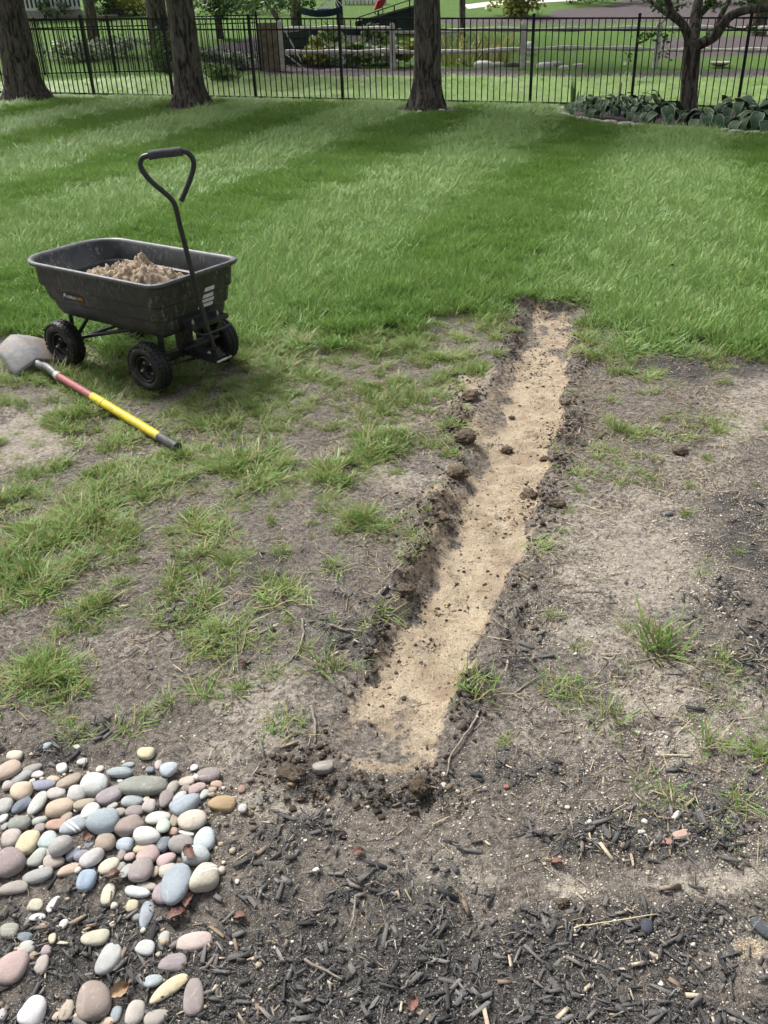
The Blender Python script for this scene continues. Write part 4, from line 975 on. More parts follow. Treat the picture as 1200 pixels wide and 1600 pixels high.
MAT['dead_leaf'] = simple('dead_leaf', (0.19, 0.10, 0.075), (0.11, 0.06, 0.048), 50, 0.6, 0, 0.3, 0.3, 200)
MAT['dead_leaf2'] = simple('tan_dead_leaf', (0.36, 0.24, 0.13), (0.24, 0.15, 0.09), 50, 0.6, 0, 0.3, 0.3, 200)
def dead_leaf(px, py, s, rz, lab, mat='dead_leaf', dz=0.008):
    mb = MB(); nseg = 8; vs = []; fs = []
    for i in range(nseg + 1):
        t = i / nseg; w = math.sin(math.pi * min(t * 0.93 + 0.05, 1)) ** 0.8 * 0.36 * (1 + 0.12 * math.sin(i * 2.6))
        for k in (-1, -0.5, 0, 0.5, 1):
            vs.append(((t - 0.5) * s, k * w * s, s * (0.22 * k * k * (0.5 + t) + 0.16 * math.sin(t * 3.0 + 0.4) + 0.03 * math.sin(i * 1.7 + k * 3))))
    for i in range(nseg):
        for k in range(4): fs.append((i * 5 + k, i * 5 + k + 1, i * 5 + k + 6, i * 5 + k + 5))
    mb.add(vs, fs); mb.tube([(0.48 * s, 0, 0.01 * s), (0.62 * s, 0.03 * s, 0.04 * s), (0.75 * s, 0.02 * s, 0)], 0.0012, 5)
    o = mb.build("dead_leaf", MAT[mat], None, True); o.location = on(px, py, dz); o.rotation_euler = (random.gauss(0, .25), random.gauss(0, .2), rz); tag(o, lab, "leaf", "dead leaves on the ground")
dead_leaf(297, 1412, .034, 1.3, "reddish dead leaf tucked under the biggest blue-grey oval stone", dz=0.012)
dead_leaf(301, 1345, .036, 2.2, "brown dead leaf lying on the pale stones beside the pear-shaped one", dz=0.034)
dead_leaf(188, 1552, .038, 0.7, "curled tan dead leaf in the bark between stones at the bottom left", 'dead_leaf2', 0.014)
dead_leaf(277, 1435, .042, 0.4, "pinkish dead leaf in the bark below the pebble bed", 'dead_leaf', 0.01)
dead_leaf(375, 1437, .034, -0.3, "red-brown dead leaf on dark earth right of the pebble bed", dz=0.006)
dead_leaf(560, 1335, .028, 0.6, "small red-brown dead leaf on the earth in the lower middle", dz=0.006)
dead_leaf(645, 1572, .03, 1.2, "reddish dead leaf at the bottom edge in the middle", dz=0.01)
dead_leaf(180, 1376, .03, 0.2, "tiny curled red leaf at the lower edge of the pebble bed", dz=0.016)
dead_leaf(140, 1310, .034, 1.0, "dark red leaf scraps in a gap of the pebble bed", dz=0.010)
dead_leaf(870, 1350, .03, -0.5, "dull red leaf scrap on the pale patch at the lower right", dz=0.006)
dead_leaf(380, 1042, .035, 0.3, "brown dead leaf by the dark flat tuft on the left", dz=0.006)
dead_leaf(1046, 437, .05, 0.3, "brown dead leaf lying on the lawn at the right", dz=0.075)

# ------------------------------------------------------------------ garden dump cart
def plastic_material():
    n = N('black_poly')
    c = n.mix(n.ramp(n.noise(14, 4), 0.35, 0.7), (0.017, 0.020, 0.022), (0.030, 0.034, 0.036))
    scuff = n.ramp(n.noise(16, 5, 0.75, None, 1.5), 0.55, 0.66)
    m = n.new("ShaderNodeMapping"); m.inputs["Scale"].default_value = (5, 5, 1.2); m.inputs["Rotation"].default_value = (0, 0.5, 0.2); n.t.links.new(n.obj, m.inputs[0])
    streak = n.ramp(n.noise(12, 4, 0.7, m.outputs[0], 0.8), 0.54, 0.64)
    dirt = n.math('MULTIPLY', n.math('MULTIPLY', streak, n.ramp(n.noise(4, 2), 0.42, 0.58)), 0.6)
    c = n.mix(dirt, c, (0.25, 0.225, 0.19))
    c = n.mix(n.math('MULTIPLY', scuff, 0.22), c, (0.22, 0.21, 0.20))
    zz = n.new("ShaderNodeSeparateXYZ"); n.t.links.new(n.obj, zz.inputs[0])
    c = n.mix(n.math('MULTIPLY', n.ramp(zz.outputs[2], 0.55, 0.566), n.ramp(n.noise(20, 4, 0.7), 0.3, 0.6, 0.3, 0.9)), c, (0.115, 0.12, 0.125))
    return n.fin(c, n.ramp(n.noise(30, 3), 0.3, 0.7, 0.34, 0.5), n.bump(n.noise(260, 2), 0.08, 0.002), 0, 0.5)
MAT['poly'] = plastic_material()
n = N('tyre_rubber'); c = n.mix(n.ramp(n.noise(16, 4, 0.7), 0.56, 0.70, 0, 0.5), (0.014, 0.014, 0.014), (0.16, 0.13, 0.10)); MAT['tyre'] = n.fin(c, 0.55, n.bump(n.noise(200, 2), 0.2, 0.003), 0, 0.4)
MAT['rim_metal'] = simple('black_rim', (0.014, 0.014, 0.015), (0.024, 0.023, 0.022), 40, 0.35, 0, 0.5)
MAT['steel_black'] = simple('black_steel', (0.016, 0.017, 0.018), (0.030, 0.030, 0.030), 40, 0.4, 0, 0.5)
MAT['zinc'] = simple('zinc_bolt', (0.62, 0.61, 0.58), (0.40, 0.39, 0.37), 80, 0.35, 0.8)
MAT['grip_foam'] = simple('grey_foam_grip', (0.075, 0.08, 0.085), (0.05, 0.053, 0.056), 60, 0.8, 0, 0.3, 0.2, 300)
MAT['white_print'] = simple('white_print', (0.70, 0.70, 0.68), (0.55, 0.55, 0.53), 60, 0.6)
MAT['orange_print'] = simple('orange_print', (0.62, 0.30, 0.07), (0.5, 0.24, 0.06), 60, 0.6)
MAT['label_black'] = simple('label_black', (0.010, 0.010, 0.011), (0.014, 0.014, 0.014), 40, 0.4)

CART = Vector((-1.268, 4.605, 0.0)); CART_A = math.radians(-36.0)
cart = empty("garden_cart", CART, CART_A)
tag(cart, "black poly dump cart with four tyres and a loop handle, standing on the lawn edge", "garden cart")
def rrect(xb, xf, hw, rb, rf, z, hwb=None, n=7, zf=0.0, zb=0.0):
    """rounded outline, back x, front x, half width, corner radii"""
    hwb = hw if hwb is None else hwb; P = []
    for (cx, cy, r, a0) in ((xf - rf, hw - rf, rf, 0), (xb + rb, hwb - rb, rb, 90), (xb + rb, -hwb + rb, rb, 180), (xf - rf, -hw + rf, rf, 270)):
        for k in range(n + 1):
            a = math.radians(a0 + 90 * k / n)
            P.append(Vector((cx + r * math.cos(a), cy + r * math.sin(a), z)))
    return P
ZR = 0.572
# outside from the bottom up, over the rim and down the inside
tub_rings = [rrect(-0.37, 0.440, 0.215, 0.05, 0.05, 0.292), rrect(-0.395, 0.454, 0.228, 0.06, 0.06, 0.318), rrect(-0.418, 0.458, 0.234, 0.07, 0.06, 0.362), rrect(-0.424, 0.467, 0.244, 0.07, 0.06, 0.367),
             rrect(-0.430, 0.469, 0.246, 0.07, 0.06, 0.372), rrect(-0.462, 0.476, 0.256, 0.09, 0.06, 0.440), rrect(-0.470, 0.486, 0.266, 0.09, 0.06, 0.445), rrect(-0.476, 0.488, 0.268, 0.09, 0.06, 0.451),
             rrect(-0.515, 0.494, 0.276, 0.15, 0.06, 0.545), rrect(-0.520, 0.496, 0.278, 0.15, 0.06, 0.549),
             rrect(-0.545, 0.514, 0.296, 0.18, 0.07, 0.548), rrect(-0.551, 0.519, 0.301, 0.18, 0.072, 0.554), rrect(-0.553, 0.520, 0.302, 0.18, 0.072, 0.562), rrect(-0.549, 0.517, 0.299, 0.18, 0.07, ZR - 0.003),
             rrect(-0.537, 0.507, 0.289, 0.175, 0.066, ZR), rrect(-0.527, 0.499, 0.281, 0.17, 0.062, ZR - 0.003), rrect(-0.518, 0.492, 0.274, 0.16, 0.058, 0.560),
             rrect(-0.470, 0.478, 0.258, 0.09, 0.055, 0.466), rrect(-0.450, 0.466, 0.246, 0.085, 0.055, 0.460), rrect(-0.445, 0.464, 0.244, 0.085, 0.055, 0.450),
             rrect(-0.41, 0.450, 0.228, 0.06, 0.05, 0.365), rrect(-0.36, 0.434, 0.210, 0.05, 0.05, 0.312)]
mb = MB(); mb.loft(tub_rings, True, True)
tub = mb.build("tub", MAT['poly'], cart, auto=50)
mb = MB()
mb.tube([(0.40, -0.18, 0.282), (-0.30, -0.18, 0.282)], 0.012, 8); mb.tube([(0.40, 0.18, 0.282), (-0.30, 0.18, 0.282)], 0.012, 8)
for yy in (-0.18, 0.18):
    mb.tube([(-0.33, yy, 0.292), (-0.34, yy, 0.128)], 0.011, 8)                    # rear legs down to the axle
    mb.tube([(-0.33, yy, 0.135), (-0.18, yy, 0.285)], 0.010, 8)                    # short brace
    mb.tube([(-0.33, yy * 0.95, 0.140), (0.10, yy * 0.55, 0.245), (0.30, 0, 0.255)], 0.010, 8)   # long strut
mb.tube([(-0.30, -0.18, 0.282), (-0.30, 0.18, 0.282)], 0.012, 8); mb.tube([(0.40, -0.18, 0.282), (0.40, 0.18, 0.282)], 0.012, 8)
mb.build("frame", MAT['steel_black'], cart, auto=40)
mb = MB(); mb.tube([(-0.34, -0.235, 0.128), (-0.34, 0.235, 0.128)], 0.012, 8); mb.build("rear_axle", MAT['steel_black'], cart, auto=40)
mb = MB(); mb.tube([(0.34, -0.235, 0.128), (0.34, 0.235, 0.128)], 0.012, 8); mb.box((0.34, 0, 0.15), (0.05, 0.30, 0.03))
for yy in (-0.165, 0.165): mb.bar((0.34, yy, 0.128), (0.33, yy * 0.9, 0.285), 0.028, 0.022)
mb.box((0.335, 0, 0.215), (0.06, 0.07, 0.13)); mb.build("front_axle", MAT['steel_black'], cart, bevel=0.003)
# release bracket below the front of the tub
mb = MB(); mb.box((0.490, 0.02, 0.312), (0.075, 0.25, 0.024)); mb.box((0.456, 0.02, 0.318), (0.01, 0.25, 0.05))
for yy in (-0.10, 0.13): mb.bar((0.49, yy, 0.305), (0.43, yy, 0.20), 0.03, 0.012)
mb.box((0.43, 0.015, 0.196), (0.05, 0.24, 0.016))
br = mb.build("latch_bracket", MAT['steel_black'], cart, bevel=0.003)
mb = MB(); mb.tube([(0.51, -0.085, 0.295), (0.56, -0.08, 0.282), (0.57, -0.06, 0.280), (0.57, 0.09, 0.280), (0.56, 0.115, 0.282), (0.51, 0.12, 0.295)], 0.0055, 8); mb.build("release_handle", MAT['steel_black'], br, True)
for yy in (-0.07, 0.10):
    mb = MB(); mb.tube([(0.495, yy, 0.324), (0.495, yy, 0.338)], 0.008, 6); mb.tube([(0.495, yy, 0.338), (0.495, yy, 0.346)], 0.005, 6); mb.build("bolt", MAT['zinc'], br)
# pulling tongue
tng = MB(); tng.bar((0.36, 0, 0.160), (0.585, 0.012, 0.142), 0.062, 0.018); tng.bar((0.36, -0.032, 0.150), (0.60, -0.022, 0.134), 0.005, 0.040); tng.bar((0.36, 0.032, 0.150), (0.60, 0.045, 0.134), 0.005, 0.040)
tongue = tng.build("tongue", MAT['steel_black'], cart, bevel=0.002)
mb = MB(); mb.bar((0.50, 0.008, 0.1590), (0.565, 0.011, 0.1538), 0.040, 0.002); mb.build("warning_label", MAT['white_print'], tongue)
mb = MB(); mb.tube([(0.598, -0.04, 0.134), (0.598, 0.06, 0.134)], 0.007, 8); mb.build("pivot_bolt", MAT['zinc'], tongue, True)
mb = MB(); mb.tube([(0.42, -0.02, 0.115), (0.36, -0.23, 0.118)], 0.005, 6); mb.build("steering_rod", MAT['steel_black'], cart, True)

# wheels
def make_wheel(parent, x, y, side, spin):
    w = bpy.data.objects.new("wheel", None); COL.objects.link(w); w.parent = parent; w.location = (x, y, 0.128); w.empty_display_size = 0.1
    w.rotation_euler = (math.radians(-90) * side, spin, 0)          # local z points outward
    w.rotation_euler = (Matrix.Rotation(math.radians(90) * side, 3, 'X') @ Matrix.Rotation(spin, 3, 'Z')).to_euler()
    R, Wd = 0.127, 0.044
    mb = MB(); prof = []
    for k in range(20):
        a = 2 * math.pi * k / 20
        prof.append((0.092 + 0.0335 * math.cos(a) * (1.0 if math.cos(a) > 0 else 0.75), Wd * 0.98 * (abs(math.sin(a)) ** 0.8) * (1 if math.sin(a) >= 0 else -1)))
    mb.lathe(prof, 48, None, True)
    for row, zz in enumerate((-0.026, 0.0, 0.026)):
        for k in range(34):
            a = 2 * math.pi * (k + 0.5 * (row % 2)) / 34
            rr_ = 0.1255 - abs(zz) * 0.14
            M = Matrix.Rotation(a, 3, 'Z') @ Matrix.Rotation(-zz * 16, 3, 'Y') if False else Matrix.Rotation(a, 3, 'Z')
            c = M @ Vector((rr_, 0, zz)); mb.box(c, (0.0075, 0.0185, 0.0215), M @ Matrix.Rotation(-zz * 14, 3, 'Y') @ Matrix.Rotation(0.35 * (row - 1), 3, 'X'))
    for sgn in (-1, 1):
        for k in range(30):
            a = 2 * math.pi * k / 30; M = Matrix.Rotation(a, 3, 'Z'); c = M @ Vector((0.1125, 0, sgn * 0.0365)); mb.box(c, (0.013, 0.014, 0.005), M @ Matrix.Rotation(-0.5 * sgn, 3, 'Y'))
    t = mb.build("tyre", MAT['tyre'], w, auto=38)
    mb = MB(); mb.lathe([(0.0001, 0.006), (0.050, 0.004), (0.056, 0.010), (0.058, 0.030), (0.063, 0.033), (0.067, 0.030), (0.066, 0.022), (0.060, -0.005), (0.066, -0.022), (0.064, -0.03), (0.055, -0.028), (0.05, -0.006), (0.0001, -0.006)], 36)
    rim = mb.build("rim", MAT['rim_metal'], w, auto=40)
    mb = MB(); mb.lathe([(0.0001, 0.046), (0.014, 0.046), (0.016, 0.042), (0.017, 0.004), (0.024, 0.003)], 18); mb.build("hub", MAT['rim_metal'], rim, auto=40)
    mb = MB(); mb.lathe([(0.0001, 0.058), (0.0055, 0.056), (0.0060, 0.046), (0.0095, 0.046), (0.0095, 0.0455)], 8); mb.build("axle_nut", MAT['zinc'], rim, auto=40)
    for k in range(4):
        a = math.pi / 2 * k + 0.4; mb = MB(); mb.lathe([(0.0001, 0.014), (0.0062, 0.0135), (0.0066, 0.004)], 6, Matrix.Translation((0.034 * math.cos(a), 0.034 * math.sin(a), 0))); mb.build("bolt", MAT['zinc'], rim)
    return w
make_wheel(cart, -0.34, -0.245, 1, 0.3); make_wheel(cart, -0.34, 0.228, -1, 1.0); make_wheel(cart, 0.34, -0.255, 1, 2.0); make_wheel(cart, 0.335, 0.228, -1, 0.6)

# loop handle, folded up: points in the world, then into the cart's own axes
cart_inv = (Matrix.Translation(CART) @ Matrix.Rotation(CART_A, 4, 'Z')).inverted()
pv = Matrix.Translation(CART) @ Matrix.Rotation(CART_A, 4, 'Z') @ Vector((0.598, 0.01, 0.134))
HY = pv.y
def hp(px, py, dy=0.0): return cart_inv @ at_y(px, py, HY + dy)
curve = [(338, 553, 0), (322, 505, -.015), (300, 425, -.04), (282, 356, -.05), (276, 330, -.05), (270, 314, -.05), (256, 300, -.05), (238, 285, -.05), (225, 270, -.05), (219, 257, -.05), (222, 247, -.045), (232, 243, -.04),
         (250, 240, -.035), (270, 238, -.03), (285, 236, -.025), (296, 241, -.02), (302, 251, -.02), (302, 263, -.02), (297, 280, -.025), (290, 298, -.03), (283, 314, -.035)]
pts = [hp(*c) for c in curve]
def smooth(P, k=4):
    Q = []
    for i in range(len(P) - 1):
        a, b, c_, d = P[max(i - 1, 0)], P[i], P[i + 1], P[min(i + 2, len(P) - 1)]
        for j in range(k):
            t = j / k; Q.append(0.5 * ((2 * b) + (c_ - a) * t + (2 * a - 5 * b + 4 * c_ - d) * t * t + (3 * b - a - 3 * c_ + d) * t ** 3))
    Q.append(P[-1]); return Q
mb = MB(); mb.tube(smooth(pts), 0.0122, 12); handle = mb.build("handle", MAT['steel_black'], cart, True)
mb = MB(); gp = smooth([hp(*c) for c in curve[11:15]]); mb.tube(gp, 0.0195, 14); mb.build("grip", MAT['grip_foam'], handle, True)
mb = MB(); d = (pts[1] - pts[0]).normalized(); mb.bar(pts[0] - d * 0.012, pts[0] + d * 0.035, 0.045, 0.032, (0, 1, 0)); mb.build("fork", MAT['steel_black'], handle, bevel=0.003)

# brand print on the near side, warning stripes on the front
def side_pt(x, z, out=0.0):
    t = (z - 0.372) / (0.440 - 0.372); y = -(0.246 + (0.256 - 0.246) * t) - out; return Vector((x, y, z))
lab = MB(); x0, x1, z0, z1 = -0.255, -0.085, 0.388, 0.428
lab.add([side_pt(x0, z0, .0012), side_pt(x1, z0, .0012), side_pt(x1, z1, .0012), side_pt(x0, z1, .0012)], [(0, 1, 2, 3)])
lb = lab.build("brand_label", MAT['label_black'], tub)
def text_mesh(txt, size):
    cu = bpy.data.curves.new("t", 'FONT'); cu.body = txt; cu.size = size; cu.extrude = 0.0004; cu.resolution_u = 3; cu.space_character = 0.95; cu.shear = 0.12; cu.offset = size * 0.025
    o = bpy.data.objects.new("t", cu); COL.objects.link(o)
    bpy.context.view_layer.update()
    me = bpy.data.meshes.new_from_object(o.evaluated_get(bpy.context.evaluated_depsgraph_get())); COL.objects.unlink(o); bpy.data.objects.remove(o)
    xs = [v.co.x for v in me.vertices]; return me, min(xs), max(xs)
tilt = math.atan2(0.010, 0.068)
def put_text(txt, size, x, z, mat, width):
    me, a, b = text_mesh(txt, size); k = width / (b - a); me.materials.clear(); me.materials.append(MAT[mat]); o = link("lettering", me, lb)
    o.scale = (k, 1, 1); o.rotation_euler = (math.pi / 2 + tilt, 0, 0); o.location = side_pt(x - a * k, z, .0022)
put_text("GORILLA", 0.022, -0.222, 0.400, 'white_print', 0.072); put_text("CARTS", 0.022, -0.148, 0.400, 'orange_print', 0.052)
mb = MB()      # walking ape emblem, seen only as a small white shape
pf = [(-0.252, .383), (-0.248, .390), (-0.247, .398), (-0.242, .404), (-0.236, .405), (-0.231, .409), (-0.226, .408), (-0.225, .402), (-0.228, .399), (-0.229, .392), (-0.227, .383), (-0.231, .383), (-0.234, .391), (-0.240, .392), (-0.244, .388), (-0.245, .383)]
mb.add([side_pt(a, b + .016, .0024) for a, b in pf], [tuple(range(len(pf)))]); mb.build("emblem", MAT['white_print'], lb)
def front_pt(y, z, out=0.0): return Vector((0.469 + 0.007 * (z - 0.372) / 0.068 + out, y, z))
for (ya, yb, za, zb) in ((0.030, 0.105, 0.420, 0.4385), (0.012, 0.108, 0.399, 0.414), (-0.005, 0.098, 0.376, 0.393)):
    mb = MB(); mb.add([front_pt(ya, za, .0025), front_pt(yb, za, .0025), front_pt(yb + .004, zb, .0025), front_pt(ya + .010, zb, .0025)], [(0, 1, 2, 3)]); mb.build("warning_stripe", MAT['white_print'], tub)
mb = MB(); mb.add([Vector((0.4895, 0.036, .455)), Vector((0.4895, 0.106, .455)), Vector((0.4912, 0.108, .474)), Vector((0.4912, 0.046, .474))], [(0, 1, 2, 3)]); mb.build("warning_stripe", MAT['white_print'], tub)

# heap of earth in the tub
gx_ = np.linspace(-0.38, 0.42, 110); gy_ = np.linspace(-0.215, 0.215, 66); HX, HYY = np.meshgrid(gx_, gy_)
u, v = HX.ravel(), HYY.ravel()
e = ((u - 0.04) / 0.38) ** 2 + ((v + 0.0) / 0.215) ** 2
hgt = 0.400 + 0.115 * np.clip(1 - e, 0, 1) ** 0.55
hgt += 0.050 * np.exp(-((u + 0.02) / 0.06) ** 2 - ((v - 0.10) / 0.045) ** 2) + 0.03 * np.exp(-((u - 0.18) / 0.09) ** 2 - ((v + 0.08) / 0.06) ** 2)
nn_ = fbm(u * 16, v * 16, 5, 91); hgt += (nn_ - 0.5) * 0.13 * np.clip(1.25 - e, 0.2, 1) + (np.abs(fbm(u * 40, v * 40, 3, 93) - 0.5)) * 0.07
hgt = np.minimum(hgt, 0.62)
inside = sstep(1.25, 0.9, e); hgt = hgt * inside + 0.33 * (1 - inside)
nx2, ny2 = len(gx_), len(gy_); i2 = (np.arange(ny2 - 1)[:, None] * nx2 + np.arange(nx2 - 1)[None]).ravel()
n = N('heap_earth'); cv = n.attr("cv"); ps = n.obj
c = n.mix(n.ramp(n.noise(60, 5, 0.7), 0.3, 0.7), (0.20, 0.155, 0.11), (0.46, 0.37, 0.265)); c = n.mix(n.ramp(cv, 0.50, 0.30), c, (0.055, 0.038, 0.027))
n.fin(c, 0.95, n.bump(n.noise(140, 4), 0.8, 0.008), 0, 0.1); MAT['heap'] = n.m
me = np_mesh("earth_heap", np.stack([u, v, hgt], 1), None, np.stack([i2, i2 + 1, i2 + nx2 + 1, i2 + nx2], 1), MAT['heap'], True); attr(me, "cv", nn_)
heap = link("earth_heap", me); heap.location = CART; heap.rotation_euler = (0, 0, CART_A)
tag(heap, "lumpy heap of light brown dug earth lying in the cart tub", "earth")

# ------------------------------------------------------------------ shovel
def shovel_blade_material():
    n = N('worn_steel')
    c = n.mix(n.ramp(n.noise(18, 5, 0.7), 0.35, 0.7), (0.17, 0.17, 0.172), (0.26, 0.255, 0.25))
    c = n.mix(n.ramp(n.noise(9, 4, 0.7), 0.50, 0.64, 0, 0.75), c, (0.20, 0.13, 0.085))
    c = n.mix(n.ramp(n.noise(30, 4, 0.7), 0.60, 0.72, 0, 0.6), c, (0.40, 0.34, 0.27))
    return n.fin(c, 0.68, n.bump(n.noise(60, 4), 0.15, 0.003), 0.2, 0.3)
MAT['blade'] = shovel_blade_material()
MAT['socket'] = simple('socket_grey', (0.10, 0.105, 0.11), (0.16, 0.155, 0.15), 30, 0.5, 0.3)
MAT['collar'] = simple('pale_collar', (0.50, 0.50, 0.48), (0.36, 0.35, 0.33), 30, 0.5)
MAT['red_shaft'] = simple('faded_red_fibreglass', (0.36, 0.085, 0.09), (0.24, 0.11, 0.10), 40, 0.5, 0, 0.4, 0.15, 90)
MAT['yellow_grip'] = simple('yellow_grip', (0.70, 0.53, 0.015), (0.50, 0.39, 0.06), 22, 0.45)
MAT['end_cap'] = simple('black_end_cap', (0.04, 0.043, 0.048), (0.06, 0.06, 0.065), 40, 0.55)
A = on(68, 586, 0.055); Bp = on(279, 708, 0.030)
dirv = (Bp - A); SL = dirv.length; dirv.normalize()
sh = empty("shovel", (A.x, A.y, 0)); tag(sh, "round point shovel with red and yellow handle lying beside the cart", "shovel")
base = Vector((A.x, A.y, 0))
def on_shaft(px, py):       # distance along the shaft nearest to that sight line
    best = (1e9, 0)
    for k in range(400):
        t = SL * k / 399; q = A + dirv * t; X, Y = to_px(q.x, q.y, q.z); dd = (X - px) ** 2 + (Y - py) ** 2
        if dd < best[0]: best = (dd, t)
    return best[1]
t1, t2, t3 = on_shaft(88, 597), on_shaft(139, 630), on_shaft(246, 688)
def seg(name, a, b, r0, r1, mat, n=14):
    mb = MB(); P = [A + dirv * (a + (b - a) * k / 6) - base for k in range(7)]; mb.tube(P, [r0 + (r1 - r0) * k / 6 for k in range(7)], n); return mb.build(name, MAT[mat], sh, auto=50)
seg("collar", t1 - 0.035, t1, .0225, .0215, 'collar'); seg("shaft", t1, t2 + 0.02, .0195, .0195, 'red_shaft')
gr = seg("grip", t2, t3, .0225, .0205, 'yellow_grip'); seg("end_cap", t3, SL, .0218, .0235, 'end_cap')
side = Vector((-dirv.y, dirv.x, 0)).normalized()
if side.y < 0: side = -side
mb = MB(); back = -dirv
S0 = A + dirv * (t1 - 0.035)
P = smooth([S0, S0 + back * 0.07 + Vector((0, 0, 0.012)), S0 + back * 0.12 + Vector((0, 0, 0.012)), S0 + back * 0.165 + Vector((0, 0, 0.002)), S0 + back * 0.215 + Vector((0, 0, 0.0)), S0 + back * 0.28 + Vector((0, 0, 0.02))], 4)
mb.tube([p - base for p in P], [.0215 + .003 * math.sin(i) * 0 for i in range(len(P))], 14); mb.build("socket", MAT['socket'], sh, True)
# blade: domed, point away from us, shoulders at the socket
bo = S0 + back * 0.215; bl = MB(); vs = []; nu, nv = 18, 15
for i in range(nu + 1):
    t = i / nu
    w = 0.138 * (1.0 if t < 0.45 else math.cos((t - 0.45) / 0.55 * math.pi / 2) ** 0.62) * (0.94 + 0.06 * min(t / 0.1, 1)) + 0.002
    for j in range(nv):
        s = 2 * j / (nv - 1) - 1
        prof = 0.050 * (1 - s * s) * (1 - 0.35 * t) + 0.012 * math.exp(-(s / 0.16) ** 2) * (1 - t)
        lift = 0.012 + 0.27 * t - 0.17 * t * t
        p = bo + back * (0.31 * t) + side * (s * w) ; p.z = lift + prof
        vs.append(p - base)
fs = [(i * nv + j, i * nv + j + 1, (i + 1) * nv + j + 1, (i + 1) * nv + j) for i in range(nu) for j in range(nv - 1)]
bl.add(vs, fs); b_o = bl.build("blade", MAT['blade'], sh, True); so = b_o.modifiers.new("thick", 'SOLIDIFY'); so.thickness = 0.0022

# ------------------------------------------------------------------ black metal yard fence
def metal_fence(p0, step, n, hgt, label, gap=0.05, npk=16, name="metal_fence", group=None, follow=True):
    root = empty(name, p0); tag(root, label, "fence", group)
    d = Vector((step.x, step.y, 0)); L = d.length; u = d.normalized(); ang = math.atan2(u.y, u.x)
    def M_(mbuilder, nm): return mbuilder.mesh(nm, MAT['black_metal'])
    b = MB(); b.box((0, 0, hgt / 2 + 0.02), (0.051, 0.051, hgt + 0.04)); b.box((0, 0, hgt + 0.048), (0.056, 0.056, 0.016)); b.box((0, 0, hgt + 0.060), (0.036, 0.036, 0.010)); post = M_(b, "post")
    b = MB(); b.box((0, 0, (hgt - gap) / 2 + gap), (0.017, 0.017, hgt - gap)); pick = M_(b, "picket")
    for i in range(n + 1):
        q = step * i
        o = link("post", post, root); o.location = q; o.rotation_euler = (0, 0, ang)
        if i == n: break
        slope = math.atan2(step.z, L)
        for zz in (hgt - 0.014, hgt - 0.20, gap + 0.03):
            b = MB(); b.bar((0, 0, 0), (L - 0.051, 0, step.z), 0.026, 0.028); o = link("rail", M_(b, "rail"), root); o.location = q + u * 0.0255 + Vector((0, 0, zz)); o.rotation_euler = (0, 0, ang)
        for k in range(1, npk):
            o = link("picket", pick, root); o.location = q + step * (k / npk); o.rotation_euler = (0, 0, ang)
    return root
F0 = Vector((-5.878, 20.97, -0.016)); FS = Vector((1.787, -0.525, -0.044))
metal_fence(F0 - FS * 2, FS, 11, 1.49, "black metal picket fence along the back of the lawn")
q0 = at(-40, 122); q1 = at(408, 112)
metal_fence(q0, (q1 - q0) / 4, 4, 1.40, "second black metal picket fence farther back on the left", 0.05, 18)

# ------------------------------------------------------------------ trees
def leaf_cloud(n, c, r, size, seed, shell=0.5, asp=0.55, flat=0.0, clumps=0):
    g = np.random.default_rng(seed)
    if clumps:
        cc = g.normal(0, 1, (clumps, 3)); cc /= np.linalg.norm(cc, axis=1)[:, None]; cc *= (0.35 + 0.6 * g.random((clumps, 1)))
        k = g.integers(0, clumps, n); p = cc[k] + g.normal(0, 0.16, (n, 3))
    else:
        p = g.normal(0, 1, (n, 3)); p /= np.linalg.norm(p, axis=1)[:, None]; p *= (shell + (1 - shell) * g.random((n, 1))) * (1 + 0.18 * g.normal(0, 1, (n, 1)))
    P = p * np.array(r) + np.array(c)
    a = g.normal(0, 1, (n, 3)); a[:, 2] *= (1 - flat); a /= np.linalg.norm(a, axis=1)[:, None]
    b = np.cross(a, g.normal(0, 1, (n, 3)));  b /= np.linalg.norm(b, axis=1)[:, None] + 1e-9
    s = size * (0.6 + 0.8 * g.random((n, 1)))
    nrm_ = np.cross(a, b)
    V = np.stack([P - a * s * 0.5, P - b * s * asp * 0.5 + nrm_ * s * 0.08, P + a * s * 0.5, P + b * s * asp * 0.5 + nrm_ * s * 0.08], 1).reshape(-1, 3)
    F = np.arange(n * 4).reshape(-1, 4); return V, F, np.repeat(g.random(n), 4)
def foliage(name, parts, mat, parent):
    Vs, Fs, Bs, o = [], [], [], 0
    for (V, F, B) in parts: Vs.append(V); Fs.append(F + o); Bs.append(B); o += len(V)
    me = np_mesh(name, np.concatenate(Vs), None, np.concatenate(Fs), mat); attr(me, "bv", np.concatenate(Bs)); return link(name, me, parent)
def trunk_mesh(h, r0, r1, flare, seed, lean=(0, 0), n=22):
    g = np.random.default_rng(seed); rings = []
    ph = g.random(6) * 6.28
    for i in range(26):
        t = (i / 25) ** 1.25; z = t * h - 0.15 * (i == 0); rr_ = r0 + (r1 - r0) * t; fl = flare * math.exp(-max(z, 0) / 0.20)
        ring = []
        for k in range(n):
            a = 2 * math.pi * k / n
            f = 1 + fl * (0.55 + 0.45 * math.sin(5 * a + ph[0])) + 0.035 * math.sin(3 * a + ph[1] + z) + 0.03 * math.sin(7 * a + ph[2] + z * 2.2) + 0.02 * g.normal()
            ring.append((rr_ * f * math.cos(a) + lean[0] * z + 0.03 * math.sin(z * 0.9 + ph[3]) * min(z, 1), rr_ * f * math.sin(a) + lean[1] * z, z))
        rings.append(ring)
    m = MB(); m.loft(rings, False, True); return m
